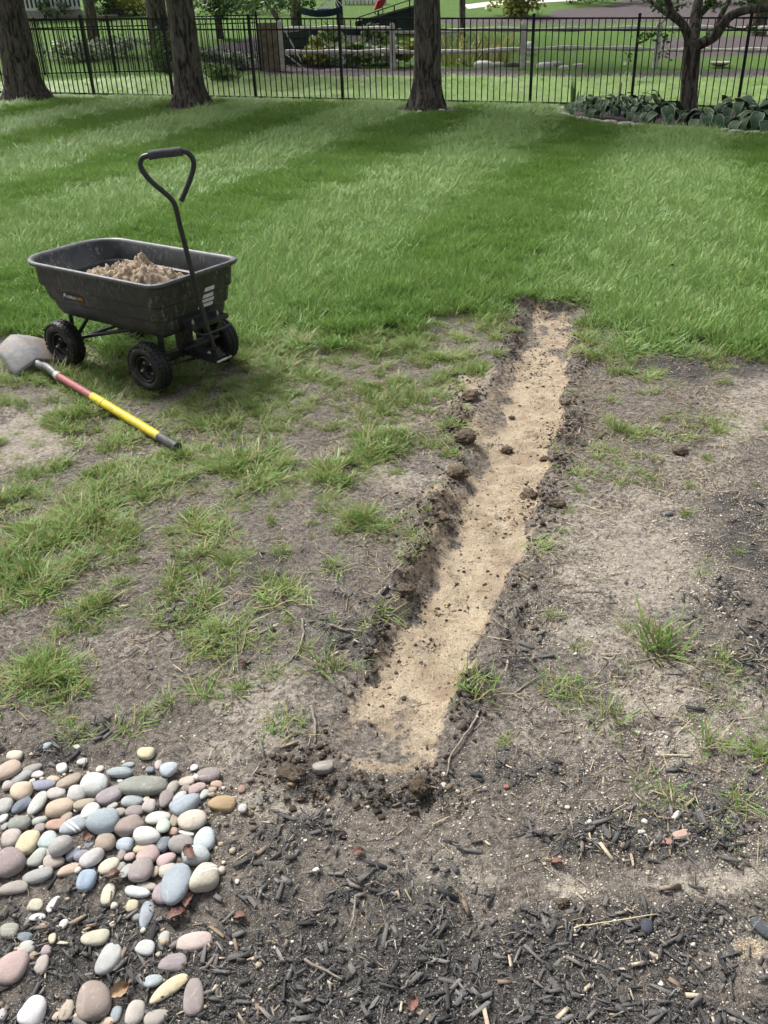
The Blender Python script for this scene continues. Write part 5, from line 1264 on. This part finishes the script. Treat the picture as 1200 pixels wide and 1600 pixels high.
def tree(px, py, wpx, h, crown_c, crown_r, label, seed, lean=(0, 0), name="shade_tree", leaves=3000, flare=0.95, limbs=True, leaf_size=0.26, mat='leaf', group=None):
    p = at(px, py); zc = -(RI @ (p - Vector((0, 0, CAM_H)))).z; r0 = wpx * zc / FPX / 2
    root = empty(name, p); tag(root, label, "tree", group)
    tm = trunk_mesh(h, r0 * 0.94, r0 * 0.70, flare, seed, lean)
    tr = tm.build("trunk", MAT['bark'], root, True)
    g = random.Random(seed)
    if limbs:
        for k in range(6):
            a = k * 1.05 + g.random() * 0.5; z = h * (0.72 + 0.05 * k); z = min(z, h * 0.98)
            s = Vector((lean[0] * z, lean[1] * z, z)); L = crown_r[0] * (0.6 + 0.3 * g.random())
            m = MB(); m.tube(smooth([s, s + Vector((math.cos(a) * L * 0.35, math.sin(a) * L * 0.35, L * 0.22)), s + Vector((math.cos(a + .2) * L * 0.7, math.sin(a + .2) * L * 0.7, L * 0.55)), s + Vector((math.cos(a) * L, math.sin(a) * L, L * 0.75))], 3), [r0 * (0.42 - 0.034 * j) for j in range(10)], 7)
            m.build("limb", MAT['bark'], root, True)
    foliage("crown", [leaf_cloud(leaves, crown_c, crown_r, leaf_size, seed, 0.3, 0.6, 0.3, 70)], MAT[mat], root)
    return root
tree(42, 157, 57, 5.2, (0, 0, 7.2), (4.2, 3.6, 3.0), "thick bark trunk at the far left in front of the metal fence", 11)
tree(298, 166, 46, 5.2, (0, 0, 7.0), (3.8, 3.6, 2.8), "bark trunk left of centre standing in front of the metal fence", 12, (0.012, 0))
tree(667, 172, 45, 5.2, (0.3, 0, 7.0), (4.0, 3.6, 2.8), "dark trunk in the middle in front of the metal fence", 13, (0.004, 0))

# small spreading tree in the right-hand bed
p4 = at(1076, 172); root = empty("ornamental_tree", p4); tag(root, "small dark tree with low spreading limbs among the hostas at the right", "tree")
Y4 = p4.y
def w4(px, py, dy=0.0): return at_y(px, py, Y4 + dy) - p4
m = MB(); pts4 = smooth([Vector((0, 0, -0.1)), w4(1076, 150), w4(1079, 110), w4(1082, 80), w4(1083, 62)], 5)
m.tube(pts4, [0.185 - 0.0009 * i - (0.03 if i > 2 else 0.0) + (0.02 if i > 17 else 0) for i in range(len(pts4))], 16); m.build("trunk", MAT['bark'], root, True)
def limb(pts, r0, r1):
    P = smooth([w4(*q) for q in pts], 5); m = MB(); m.tube(P, [r0 + (r1 - r0) * i / (len(P) - 1) for i in range(len(P))], 10); m.build("limb", MAT['bark'], root, True)
limb([(1083, 72), (1100, 66, -.1), (1118, 55, -.3), (1138, 28, -.5), (1165, 16, -.7), (1215, 8, -.9), (1280, -30, -1.2)], 0.10, 0.05)
limb([(1090, 72), (1104, 62), (1118, 50, .1), (1128, 22, .3), (1150, -20, .5)], 0.075, 0.04)
limb([(1080, 72), (1068, 40, -.1), (1052, 22, -.2), (1045, 5, -.3), (1030, -40, -.4)], 0.085, 0.045)
limb([(1082, 68), (1086, 30, .2), (1092, 0, .3), (1110, -60, .4)], 0.11, 0.06)
limb([(1066, 38, -.1), (1040, 20, .2), (1020, 5, .4), (985, -30, .6)], 0.055, 0.02)
limb([(1088, 30, .2), (1108, 10, .4), (1125, -10, .6)], 0.05, 0.025)
limb([(1130, 40, -.4), (1160, 45, -.6), (1185, 36, -.7)], 0.02, 0.008)
limb([(1052, 24, -.2), (1035, 34, -.4), (1022, 48, -.5)], 0.012, 0.005)
def w4c(px, py, dy): q = w4(px, py, dy); return (q.x, q.y, q.z)
parts = [leaf_cloud(2600, (0, 0, 3.7), (2.5, 2.2, 1.3), 0.13, 31, 0.2, 0.6, 0.3, 50)]
for (px, py, dy, n_, rx, rz) in [(1040, 8, 0.0, 130, .40, .13), (1110, 8, 0.2, 150, .42, .14), (1175, 2, -.6, 110, .4, .13), (1040, 60, -.4, 34, .26, .20), (985, 88, -.3, 18, .22, .18), (1040, 85, -.3, 16, .2, .16), (1000, 60, -.2, 20, .22, .10), (1110, 55, -.2, 26, .22, .10), (1180, 44, -.7, 20, .2, .08), (1020, 55, -.3, 30, .22, .14)]:
    parts.append(leaf_cloud(n_, w4c(px, py, dy), (rx, 0.3, rz), 0.085, int(px * 3 + py), 0.1, 0.5, 0.2))
foliage("crown", parts, MAT['leaf'], root)

# ------------------------------------------------------------------ hosta bed on the right
n = N('hosta_leaf'); ed = n.attr("edge"); vein = n.attr("vein")
c = n.mix(n.ramp(n.math('SINE', n.math('MULTIPLY', vein, 46.0)), -1, 1, 0, 0.35), (0.035, 0.085, 0.038), (0.06, 0.12, 0.055)); c = n.mix(n.ramp(ed, 0.84, 0.95), c, (0.34, 0.37, 0.22)); n.fin(c, 0.5, n.bump(n.math('SINE', n.math('MULTIPLY', vein, 46.0)), 0.3, 0.004), 0, 0.35); MAT['hosta'] = n.m
n = N('hosta_leaf_blue'); ed = n.attr("edge"); vein = n.attr("vein")
c = n.mix(n.ramp(n.noise(9, 2), 0.3, 0.7), (0.045, 0.105, 0.055), (0.07, 0.135, 0.065)); c = n.mix(n.ramp(ed, 0.82, 0.94), c, (0.24, 0.29, 0.17)); n.fin(c, 0.5, n.bump(n.math('SINE', n.math('MULTIPLY', vein, 46.0)), 0.3, 0.004), 0, 0.35); MAT['hosta_blue'] = n.m
def hosta_leaf_mesh(name, mat, cup):
    vs, ed, ve, fs = [], [], [], []; nu, nv = 10, 9
    for i in range(nu + 1):
        t = i / nu; w = 0.40 * (math.sin(math.pi * t ** 0.62)) ** 0.75 if 0 < t < 1 else 0.004
        for j in range(nv):
            s = 2 * j / (nv - 1) - 1
            vs.append((t + (0.09 * s * s if t < .3 else 0) * -1, s * w, 0.12 * math.sin(t * 2.2) - cup * t * t + 0.22 * w * s * s + 0.012 * math.sin(7 * t + 5 * s))); ed.append(max(abs(s), 1 - min(t, 1 - t) * 7 if t > .5 else 0)); ve.append(s * (0.3 + t * (1 - t)))
    for i in range(nu):
        for j in range(nv - 1): fs.append((i * nv + j, i * nv + j + 1, (i + 1) * nv + j + 1, (i + 1) * nv + j))
    vs = [(x, y, z) for x, y, z in vs]; o = len(vs)
    m = MB(); m.add(vs, fs); m.tube([(-0.75, 0, -0.55), (-0.35, 0, -0.22), (0.0, 0, 0)], [.022, .02, .016], 5)
    me = m.mesh(name, MAT[mat], True); k = len(me.vertices) - o; attr(me, "edge", ed + [0] * k); attr(me, "vein", ve + [0] * k); return me
LV = [hosta_leaf_mesh("leaf", 'hosta', 0.30), hosta_leaf_mesh("leaf", 'hosta', 0.55), hosta_leaf_mesh("leaf", 'hosta_blue', 0.45)]
def hosta(px, py, spread, hgt, leafsize, nleaf, kind, label, seed):
    p = at(px, py); root = empty("hosta", p); tag(root, label, "hosta", "hostas in the right-hand bed"); g = random.Random(seed)
    nleaf = int(nleaf * 1.7)
    for k in range(nleaf):
        a = k * 2.39996 + g.random() * 0.4; t = ((k + 0.5) / nleaf) ** 0.6; s = leafsize * (0.58 + 0.45 * g.random())
        o = link("leaf", LV[2] if kind == 'blue' else LV[k % 2], root); o.scale = (s, s, s)
        o.location = (math.cos(a) * spread * t, math.sin(a) * spread * t, hgt * (1.0 - 0.62 * t * t) * (0.85 + 0.25 * g.random()))
        o.rotation_euler = (g.gauss(0, .15), 0.15 + 0.75 * t + g.gauss(0, .12), a + g.gauss(0, 0.3))
for i, h_ in enumerate([(915, 183, .28, .34, .17, 18, 'v', "small white-edged hosta at the left end of the hosta bed"), (945, 187, .30, .36, .18, 18, 'v', "white-edged hosta second from the left end of the bed"),
          (975, 180, .28, .34, .16, 16, 'v', "hosta at the bed's back, left of the third fence post from the right"), (1002, 192, .26, .30, .15, 18, 'v', "low hosta with narrow yellowed leaves in the bed's front"),
          (1012, 178, .28, .36, .17, 14, 'v', "hosta behind the low narrow-leaved one"), (1036, 196, .32, .36, .27, 12, 'v', "large-leaved pale-edged hosta just left of the small tree"),
          (1095, 200, .30, .30, .26, 9, 'v', "pale-edged hosta right in front of the small tree trunk"), (1145, 197, .36, .44, .28, 13, 'v', "tall pale-edged hosta right of the small tree"),
          (1180, 207, .34, .34, .28, 12, 'v', "hosta with broad drooping leaves at the right margin"), (1215, 200, .40, .44, .30, 12, 'blue', "blue-green hosta cut by the right margin")]):
    hosta(*h_, seed=600 + i)
# flat stones along the bed's front edge
edg = empty("bed_edging", HB[0]); tag(edg, "row of flat pale stones edging the hosta bed", "edging")
pl = []
for i in range(len(HB) - 1):
    k = 4
    for j in range(k): pl.append(HB[i].lerp(HB[i + 1], (j + 0.5) / k))
pl = [at(882, 174) + Vector((0, .35, 0)), at(876, 178) + Vector((0, .12, 0))] + pl
for i, p in enumerate(pl[:-1]):
    d = pl[i + 1] - p; L = d.length
    me = stone_mesh("edging_stone", L * 0.52, 0.08 + 0.02 * (i % 3), 0.04, 800 + i, MAT['rock'], 0.16, 0.62); o = link("edging_stone", me, edg); o.location = (p + pl[i + 1]) / 2 - HB[0] + Vector((0, 0, 0.03)); o.rotation_euler = (random.gauss(0, .06), random.gauss(0, .06), math.atan2(d.y, d.x))
# iris fan and stake in the bed, stones at the foot of the trees
def strap_plant(name, p, n, L, w, mat, label, cat, seed, spread=0.35, group=None):
    V, t3, q, hh, b = blade_cluster(n, 0.12, L, spread, w, seed, 0.8, 0.5); me = np_mesh(name, V, t3, q, MAT[mat], True); attr(me, "h", hh); attr(me, "bv", b); o = link(name, me); o.location = p; return tag(o, label, cat, group)
strap_plant("iris", at(899, 172), 7, 0.62, 0.035, 'leaf', "upright sword-leaved iris at the left end of the hosta bed", "plant", 41, 0.12)
m = MB(); m.tube([(0, 0, -0.05), (0.01, 0, 0.42)], [.022, .02], 8); o = m.build("garden_stake", MAT['old_wood'], None, True); o.location = at(966, 168); tag(o, "short wooden stake standing among the hostas", "stake")
for (px, py, s, lab) in [(690, 176, .07, "white stone at the right foot of the middle trunk"), (655, 177, .05, "small white stone at the left foot of the middle trunk"), (667, 181, .06, "white stone in front of the middle trunk"), (683, 172, .05, "pale stone between the roots of the middle trunk"),
                         (43, 153, .07, "pale stone at the foot of the far left trunk"), (18, 160, .05, "small white stone left of the far left trunk"), (62, 161, .04, "small pale stone right of the far left trunk"), (97, 163, .05, "white stone on the grass right of the far left trunk"), (109, 162, .04, "tiny white stone right of the far left trunk, farther out"), (1197, 512, .03, "white stone at the right margin on the lawn edge")]:
    p = at(px, py); me = stone_mesh("pale_stone", s, s * .8, s * .5, int(px + py), MAT['stone'], .2, .7); o = link("pale_stone", me); o.location = p + Vector((0, 0, s * .4)); o.color = (.66, .64, .58, .2); tag(o, lab, "stone", "pale stones at the tree feet")

# ------------------------------------------------------------------ beyond the fence
# split rail fence
rp = [at(443, 112), at(614, 109), at(816, 108), at(1023, 107), at(1240, 107)]
rail = empty("split_rail_fence", rp[0]); tag(rail, "weathered wooden split rail fence beyond the metal fence", "fence")
for i, p in enumerate(rp):
    m = MB(); rg = []
    for k, z in enumerate((-.1, .4, .8, 1.10, 1.16)):
        s = 0.075 * (1 if k < 4 else .6); rg.append([(a * s + random.gauss(0, .006), b * s * .8 + random.gauss(0, .006), z * (1.08 if i == 0 else 1.0)) for a, b in ((-1, -1), (1, -1), (1.1, .3), (.6, 1), (-.9, .9))])
    m.loft(rg, True, True); o = m.build("post", MAT['rail_wood'], rail); o.location = p - rp[0]
    if i < len(rp) - 1:
        for z0 in (0.98, 0.48):
            a = p - rp[0] + Vector((0, 0, z0 + random.gauss(0, .02))); b = rp[i + 1] - rp[0] + Vector((0, 0, z0 + random.gauss(0, .02))); P = smooth([a, a.lerp(b, .3) + Vector((0, 0, random.gauss(0, .025))), a.lerp(b, .65) + Vector((0, 0, random.gauss(0, .025))), b], 4)
            m = MB(); m.tube(P, [.055 + .018 * math.sin(j * 1.3 + i) if 0 < j < len(P) - 1 else .035 for j in range(len(P))], 7); m.build("rail", MAT['rail_wood'], rail)
# braced end of the rail fence
g0 = at(441, 112)
br_ = empty("gate_brace", g0); tag(br_, "two slanting wooden braces at the left end of the rail fence", "brace")
for (a, b) in (((443, 44), (472, 98)), ((443, 82), (474, 106))):
    m = MB(); m.bar(at_y(*a, g0.y - .12) - g0, at_y(*b, g0.y - .12) - g0, .03, .10, (0, 1, 0)); m.build("brace", MAT['rail_wood'], br_)
m = MB(); m.bar(at_y(425, 14, g0.y + 3) - g0, at_y(435, 32, g0.y + 3) - g0, .12, .14); o = m.build("leaning_stump", MAT['old_wood'], None); o.location = g0; tag(o, "short leaning brown post above the left end of the rail fence", "post")

def shrub(px, py, rx, rz, n_, size, mat, label, seed, name="shrub", dz=0.0, ry=None, cat="shrub", asp=0.6, group=None, stem=True):
    p = at(px, py); root = empty(name, p); tag(root, label, cat, group)
    foliage("foliage", [leaf_cloud(n_, (0, 0, rz * 0.9 + dz), (rx, ry or rx * .8, rz), size, seed, 0.35, asp, 0.2, max(6, n_ // 40))], MAT[mat], root)
    if stem:
        m = MB()
        for k in range(4): m.tube([(0, 0, -.05), (rx * .3 * math.cos(k * 1.6), rx * .3 * math.sin(k * 1.6), rz * .8 + dz)], [.02, .01], 5)
        m.build("stem", MAT['bark'], root)
    return root
# hostas and lilies along the rail fence
for i, (px, mat, lab) in enumerate([(500, 'leaf_yellow', "yellow-green hosta clump nearest the braces behind the rail fence"), (535, 'leaf_white', "hosta clump behind the rail fence, right of the yellow-green one"), (568, 'leaf_pale', "green hosta clump behind the rail fence, left of its second post"),
                                    (600, 'leaf_white', "white-edged hosta clump at the second rail post"), (640, 'leaf_yellow', "golden hosta clump behind the rail fence, left of the middle trunk")]):
    shrub(px, 104, .62, .36, 420, .17, mat, lab, 700 + i, "hosta_clump", 0, .5, "hosta", .7, "hosta clumps behind the rail fence", False)
for i, (px, lab) in enumerate([(520, "tall leafy plant showing over the top rail near the braces"), (590, "tall leafy plant showing over the lower rail near the second rail post")]):
    shrub(px, 98, .55, .46, 300, .15, 'leaf_pale', lab, 720 + i, "leafy_plant", .25, .4, "plant")
for i, (px, py, lab) in enumerate([(703, 103, "golden lily leaves right of the middle trunk"), (735, 102, "golden lily clump left of the thin grey trunk base"), (762, 101, "golden lily clump right of the thin grey trunk"), (782, 100, "thin lily clump left of the third rail post")]):
    V = blade_cluster(46, 0.28, 1.0, .42, .035, 740 + i, .9, .6); me = np_mesh("lily", V[0], V[1], V[2], MAT['leaf_gold_strap'], True); attr(me, "bv", V[4]); o = link("lily", me); o.location = at(px, py); tag(o, lab, "lily", "lilies behind the rail fence")
m = MB(); m.lathe([(0.0001, .06), (.07, .09), (.03, .0), (.0001, -.02)], 10); o = m.build("yellow_flower", simple('yellow_petal', (.75, .5, .06), (.7, .42, .05)), None); o.location = at_y(528, 48, g0.y + .2); m2 = MB(); m2.tube([(0, 0, -1.1), (0, 0, 0)], .008, 5); m2.build("stem", MAT['leaf'], o); tag(o, "single yellow flower over the top rail", "flower")
# stones in the far bark bed
for (px, py, s, w_, lab) in [(757, 106, .30, .7, "wide flat white stone in the far bark bed"), (779, 104, .2, .7, "white stone right of the wide flat one in the far bed"), (800, 105, .22, .12, "dark stone left of the third rail post"), (823, 103, .2, .5, "pinkish stone just right of the third rail post"), (850, 107, .26, .62, "pale pink stone in the far bed, middle of the row"),
                             (870, 104, .24, .3, "grey stone beside the pale pink one in the far bed"), (880, 109, .18, .6, "flat light stone in front of the grey one in the far bed"), (905, 106, .18, .6, "white stone at the right end of the far stone row"), (722, 97, .18, .6, "white stone among the lilies")]:
    p = at(px, py); me = stone_mesh("garden_stone", s, s * .6, s * .42, int(px), MAT['stone'], .25, .7); o = link("garden_stone", me); o.location = p + Vector((0, 0, s * .2)); o.color = (w_, w_ * .95, w_ * .9, .4); tag(o, lab, "stone", "stones in the far bark bed")
p = at(826, 84); me = stone_mesh("white_boulder", .19, .17, .22, 5, MAT['stone'], .15, .8); o = link("white_boulder", me); o.location = p + Vector((0, 0, .14)); o.color = (.72, .71, .68, .2); tag(o, "rounded white stone behind the third rail post", "stone")
b = at(1124, 106); bath = empty("bird_bath", b); tag(bath, "low round stone bird bath dish right of the small tree", "bird bath")
m = MB(); m.lathe([(.0001, .10), (.20, .11), (.27, .15), (.29, .15), (.28, .11), (.14, .05), (.0001, .05)], 24); m.build("dish", MAT['rock'], bath, auto=40); m = MB(); m.lathe([(.13, .06), (.10, .0), (.12, -.05)], 16); m.build("foot", MAT['rock'], bath, True)

# tree trunks on the hill
def far_trunk(px, py, w, label, seed, h=6.5, crown=None, mat='leaf', lean=(0, 0), limbs=True):
    return tree(px, py, w, h, (0, 0, h + 1.8), crown or (3.0, 2.8, 2.2), label, seed, lean, "garden_tree", 2600, 0.25, limbs, 0.3, mat)
far_trunk(148, 66, 19, "dark trunk behind the second fence at the left, below the white porch", 21)
far_trunk(259, 112, 34, "thick dark trunk overgrown with ivy behind the left of centre trunk", 22)
far_trunk(464, 40, 17, "reddish brown trunk left of the hammock", 23)
far_trunk(532, 42, 11, "slim dark trunk right of the hammock", 24)
far_trunk(722, 82, 10, "thin straight grey trunk behind the lilies", 25)
far_trunk(1184, 55, 24, "dark trunk on the hill at the right margin", 26)
shrub(262, 118, .55, .62, 700, .10, 'leaf', "dark ivy mass climbing the foot of the overgrown trunk", 30, "ivy", 0, .5, "ivy")
shrub(150, 92, 1.75, .34, 1500, .13, 'leaf_white', "wide pale variegated ground plants under the dark left trunk", 31, "variegated_plant", 0, .7, "shrub", .6, None, False)
shrub(352, 110, 1.0, .34, 800, .13, 'leaf_white', "grey-green low bush right of the left of centre trunk", 32, "low_bush", 0, .6)
shrub(335, 130, .8, .22, 500, .10, 'leaf_pale', "low green plants at the fence right of the left of centre trunk", 33, "ground_plant", 0, .4, "plant", .6, None, False)
shrub(812, 25, 1.25, .75, 1500, .18, 'leaf_yellow', "rounded yellow-green bush on the hill above the rail fence", 34, "round_bush")
shrub(167, 27, .75, .62, 700, .14, 'leaf_pale', "light green bush before the stone pillar at the upper left", 35, "light_bush")
shrub(212, 24, 1.2, .8, 900, .17, 'leaf_yellow', "yellow-green bush right of the stone pillar at the upper left", 36, "golden_bush")
shrub(229, 22, .4, .6, 200, .14, 'leaf_red', "pinkish bush beside the thick ivy trunk", 37, "pink_bush")
shrub(90, 30, .6, .35, 300, .14, 'leaf_white', "small pale plants at the foot of the white porch", 38, "porch_plant")
shrub(72, 30, .4, .4, 220, .14, 'leaf_pale', "low green plant left of the pale ones at the porch", 39, "green_plant")
shrub(390, 20, 1.9, .5, 900, .16, 'leaf', "dark low hedge at the top behind the hanging foliage", 40, "hedge")
shrub(920, 6, 1.8, .5, 800, .18, 'leaf', "dark low bush on the hill's bark bed at the top", 42, "dark_bush")
shrub(1010, 4, 1.8, .6, 600, .18, 'leaf_pale', "green bush at the top left of the small tree", 43, "hill_bush")
shrub(1150, 8, 2.2, .6, 600, .18, 'leaf_pale', "green bush at the top right of the small tree", 44, "hill_bush")
# hanging branches
hb = at(345, 60); root = empty("weeping_tree", hb); tag(root, "tree with drooping leafy branches hanging into the top left of centre", "tree")
tm = trunk_mesh(5.0, .12, .08, .2, 45); tm.build("trunk", MAT['bark'], root, True)
parts = [leaf_cloud(2400, (0, 0, 5.2), (2.6, 2.2, 1.6), .22, 46, .3, .5, .2, 40)]
for (px, py, rx, rz, n_) in [(325, 6, .8, .35, 260), (360, 8, .9, .40, 320), (345, 22, .5, .22, 120), (395, 18, .35, .25, 50), (440, 8, .8, .28, 200), (480, 4, .5, .2, 90)]:
    q = at_y(px, py, hb.y) - hb; parts.append(leaf_cloud(n_, tuple(q), (rx, .7, rz), .17, int(px), .1, .35, 0))
foliage("crown", parts, MAT['leaf'], root)

# white porch, stone pillar, pot
MAT['white_paint'] = simple('white_paint', (.74, .74, .72), (.62, .62, .60), 12, .6)
MAT['far_stone'] = simple('grey_masonry', (.17, .18, .20), (.10, .105, .12), 20, .8, 0, .3, .5, 30)
pb = at(20, 31); pe = at(126, 27); u = (pe - pb); u.z = 0; Lp = u.length; u.normalize()
house = empty("white_porch", pb); house.rotation_euler = (0, 0, math.atan2(u.y, u.x)); tag(house, "white porch with vertical slats on a stone footing at the upper left", "porch")
m = MB(); m.box((Lp / 2, .2, .12), (Lp, .25, .34)); m.build("footing", MAT['rock'], house); m = MB(); m.box((Lp / 2, .25, 1.6), (Lp, .06, 2.5)); m.build("back_wall", MAT['far_stone'], house)
m = MB(); m.box((Lp / 2, .1, .345), (Lp, .12, .10)); m.build("bottom_rail", MAT['white_paint'], house); m = MB(); m.box((Lp / 2, .1, 1.75), (Lp, .14, .14)); m.build("top_rail", MAT['white_paint'], house)
m = MB(); m.box((0, 0, .68), (.085, .04, 1.34)); sl = m.mesh("slat", MAT['white_paint'])
k = int(Lp / .17)
for i in range(k): o = link("slat", sl, house); o.location = (Lp * (i + .5) / k, .1, .36)
m = MB(); m.box((Lp / 2, 1.8, 3.0), (Lp + .6, 4.2, .25)); m.build("roof", MAT['far_stone'], house)
p = at(184, 22); pil = empty("stone_pillar", p); tag(pil, "grey stone pillar between bushes at the upper left", "pillar")
for i in range(9):
    for j in range(2): m = MB(); m.box(((j - .5) * .34 + (.04 if i % 2 else -.04), 0, .11 + i * .225), (.33, .62, .215)); m.build("stone", MAT['far_stone'], pil, bevel=.015)
p = at(168, 31); pot = MB(); pot.lathe([(.0001, 0), (.36, 0), (.45, .16), (.42, .17), (.36, .10), (.0001, .10)], 18); o = pot.build("low_planter", MAT['old_wood'], None, True); o.location = p; tag(o, "low wooden planter under the light green bush", "planter")
# hammock
MAT['blue_cloth'] = simple('blue_cloth', (.035, .055, .17), (.06, .08, .22), 20, .8)
MAT['rope'] = simple('rope', (.55, .54, .50), (.4, .39, .36), 20, .8)
hy = at(532, 42).y - .2; hm = empty("hammock", at_y(500, 40, hy)); tag(hm, "blue hammock hung on pale ropes between two trunks", "hammock"); o0 = hm.location.copy()
rings = []
for i in range(13):
    t = i / 12; c_ = at_y(470 + 66 * t, 22 - 2 * t + 6 * math.sin(math.pi * t), hy) - o0
    rings.append([c_ + Vector((0, .5 * (s - .5) * 2, .22 * (abs(s - .5) * 2) ** 2)) for s in np.linspace(0, 1, 7)])
m = MB()
for i in range(12):
    for j in range(6): m.add([rings[i][j], rings[i + 1][j], rings[i + 1][j + 1], rings[i][j + 1]], [(0, 1, 2, 3)])
bed_ = m.build("bed", MAT['blue_cloth'], hm, True)
m = MB(); m.box(at_y(507, 17, hy) - o0, (.55, .5, .16)); m.build("pillow", MAT['blue_cloth'], hm, bevel=.06)
tip = at_y(521, -6, hy + .15) - o0
for j in range(9):
    for s in (0, 6): m = MB(); q = rings[4 + j][s]; m.tube([tip, q], .006, 4); m.build("rope", MAT['rope'], hm)
# dark ramp with rails, red seat, white railing
MAT['ramp'] = simple('dark_green_board', (.018, .035, .030), (.03, .05, .042), 14, .7); MAT['red'] = simple('red_plastic', (.36, .02, .035), (.28, .018, .03), 14, .45)
ry = at(600, 62).y + 1.2; o0 = at_y(560, 58, ry); ramp = empty("garden_ramp", o0); tag(ramp, "dark green boarded ramp with sloping handrail left of the middle trunk", "ramp")
def rq(px, py, dy=0.0): return at_y(px, py, ry + dy) - o0
m = MB(); A_ = [rq(555, 34), rq(660, 4), rq(660, 66), rq(555, 66)]; B_ = [a + Vector((0, .08, 0)) for a in A_]; m.add(A_ + B_, [(3, 2, 1, 0), (4, 5, 6, 7), (0, 1, 5, 4), (1, 2, 6, 5), (2, 3, 7, 6), (3, 0, 4, 7)]); m.build("side_panel", MAT['ramp'], ramp)
m = MB(); A_ = [rq(482, 46), rq(560, 44), rq(560, 64), rq(482, 66)]; B_ = [a + Vector((0, .08, 0)) for a in A_]; m.add(A_ + B_, [(3, 2, 1, 0), (4, 5, 6, 7), (0, 1, 5, 4), (1, 2, 6, 5), (2, 3, 7, 6), (3, 0, 4, 7)]); m.build("low_panel", MAT['ramp'], ramp)
for (a, b) in (((558, 28), (652, -4)), ((575, 30), (660, 6))): m = MB(); m.bar(rq(*a, -.06), rq(*b, -.06), .05, .035); m.build("handrail", MAT['old_wood'], ramp)
for px in (562, 591, 616, 640): m = MB(); m.bar(rq(px, 62, -.05), rq(px, 26 - (px - 562) * .34, -.05), .045, .045); m.build("post", MAT['black_metal'], ramp)
by = at(590, 40).y + 3.5; o0 = at_y(590, 30, by); rs_ = empty("red_seat", o0); tag(rs_, "red plastic seat beside the dark ramp at the top", "seat")
def sq(px, py, dy=0.0): return at_y(px, py, by + dy) - o0
m = MB(); A_ = [sq(584, 17), sq(598, 12), sq(606, -4), sq(590, 0)]; B_ = [a + Vector((0, .35, .05)) for a in A_]; m.add(A_ + B_, [(0, 1, 2, 3), (7, 6, 5, 4), (0, 4, 5, 1), (1, 5, 6, 2), (2, 6, 7, 3), (3, 7, 4, 0)]); m.build("shell", MAT['red'], rs_, bevel=.05)
m = MB(); m.bar(sq(586, 17), sq(586, 32), .04, .04); m.bar(sq(598, 12), sq(599, 32), .04, .04); m.build("legs", MAT['black_metal'], rs_)
wy = at(570, 30).y + 5; o0 = at_y(540, 20, wy); wr = empty("white_railing", o0); tag(wr, "white railing with thin balusters behind the hammock at the top", "railing")
m = MB(); m.bar(at_y(536, 15, wy) - o0, at_y(606, 15, wy) - o0, .08, .12); m.build("rail", MAT['white_paint'], wr)
m = MB(); m.bar(at_y(536, -1, wy) - o0, at_y(606, -3, wy) - o0, .08, .14); m.build("rail", MAT['white_paint'], wr)
m = MB(); m.box(((at_y(570, 6, wy) - o0) + Vector((0, .3, 0))), ((at_y(606, 6, wy) - at_y(536, 6, wy)).length, .05, .62)); m.build("backing", MAT['white_paint'], wr)
for px in range(540, 606, 6): m = MB(); m.bar(at_y(px, 15, wy) - o0, at_y(px, -1, wy) - o0, .03, .03); m.build("baluster", MAT['black_metal'], wr)
# dark bin at the end of the rail fence
p = at(462, 106) + Vector((0, .9, 0)); bn = empty("compost_bin", p); tag(bn, "dark green bin behind the wooden braces", "bin")
for i in range(4): m = MB(); m.box((0, 0, .12 + i * .24), (.82, .7, .225)); m.build("board", MAT['ramp'], bn, bevel=.01)
m = MB(); m.box((0, 0, 1.0), (.88, .76, .05)); m.build("lid", MAT['ramp'], bn, bevel=.01)
m = MB(); m.box((0, 0, .6), (.5, .12, 1.2)); o = m.build("grey_panel", MAT['old_wood'], None); o.location = at(424, 112); tag(o, "grey weathered board panel left of the rail fence end", "panel")
# pale paths on the hill
MAT['path'] = simple('pale_path', (.62, .57, .50), (.52, .48, .42), 3, .9)
def path(pts, w, name="path"):
    vs = []; fs = []
    for i, (px, py) in enumerate(pts):
        p = at(px, py)
        for s in (-1, 1): y = p.y + s * w / 2; vs.append((p.x, y, float(gz_far(p.x, y)) + .012))
    for i in range(len(pts) - 1): fs.append((2 * i, 2 * i + 2, 2 * i + 3, 2 * i + 1))
    m = MB(); m.add(vs, fs); tag(m.build(name, MAT['path']), kind="structure")
path([(728, 11), (745, 9), (760, 7), (780, 5), (810, 4), (850, 1), (900, -2)], 1.6)
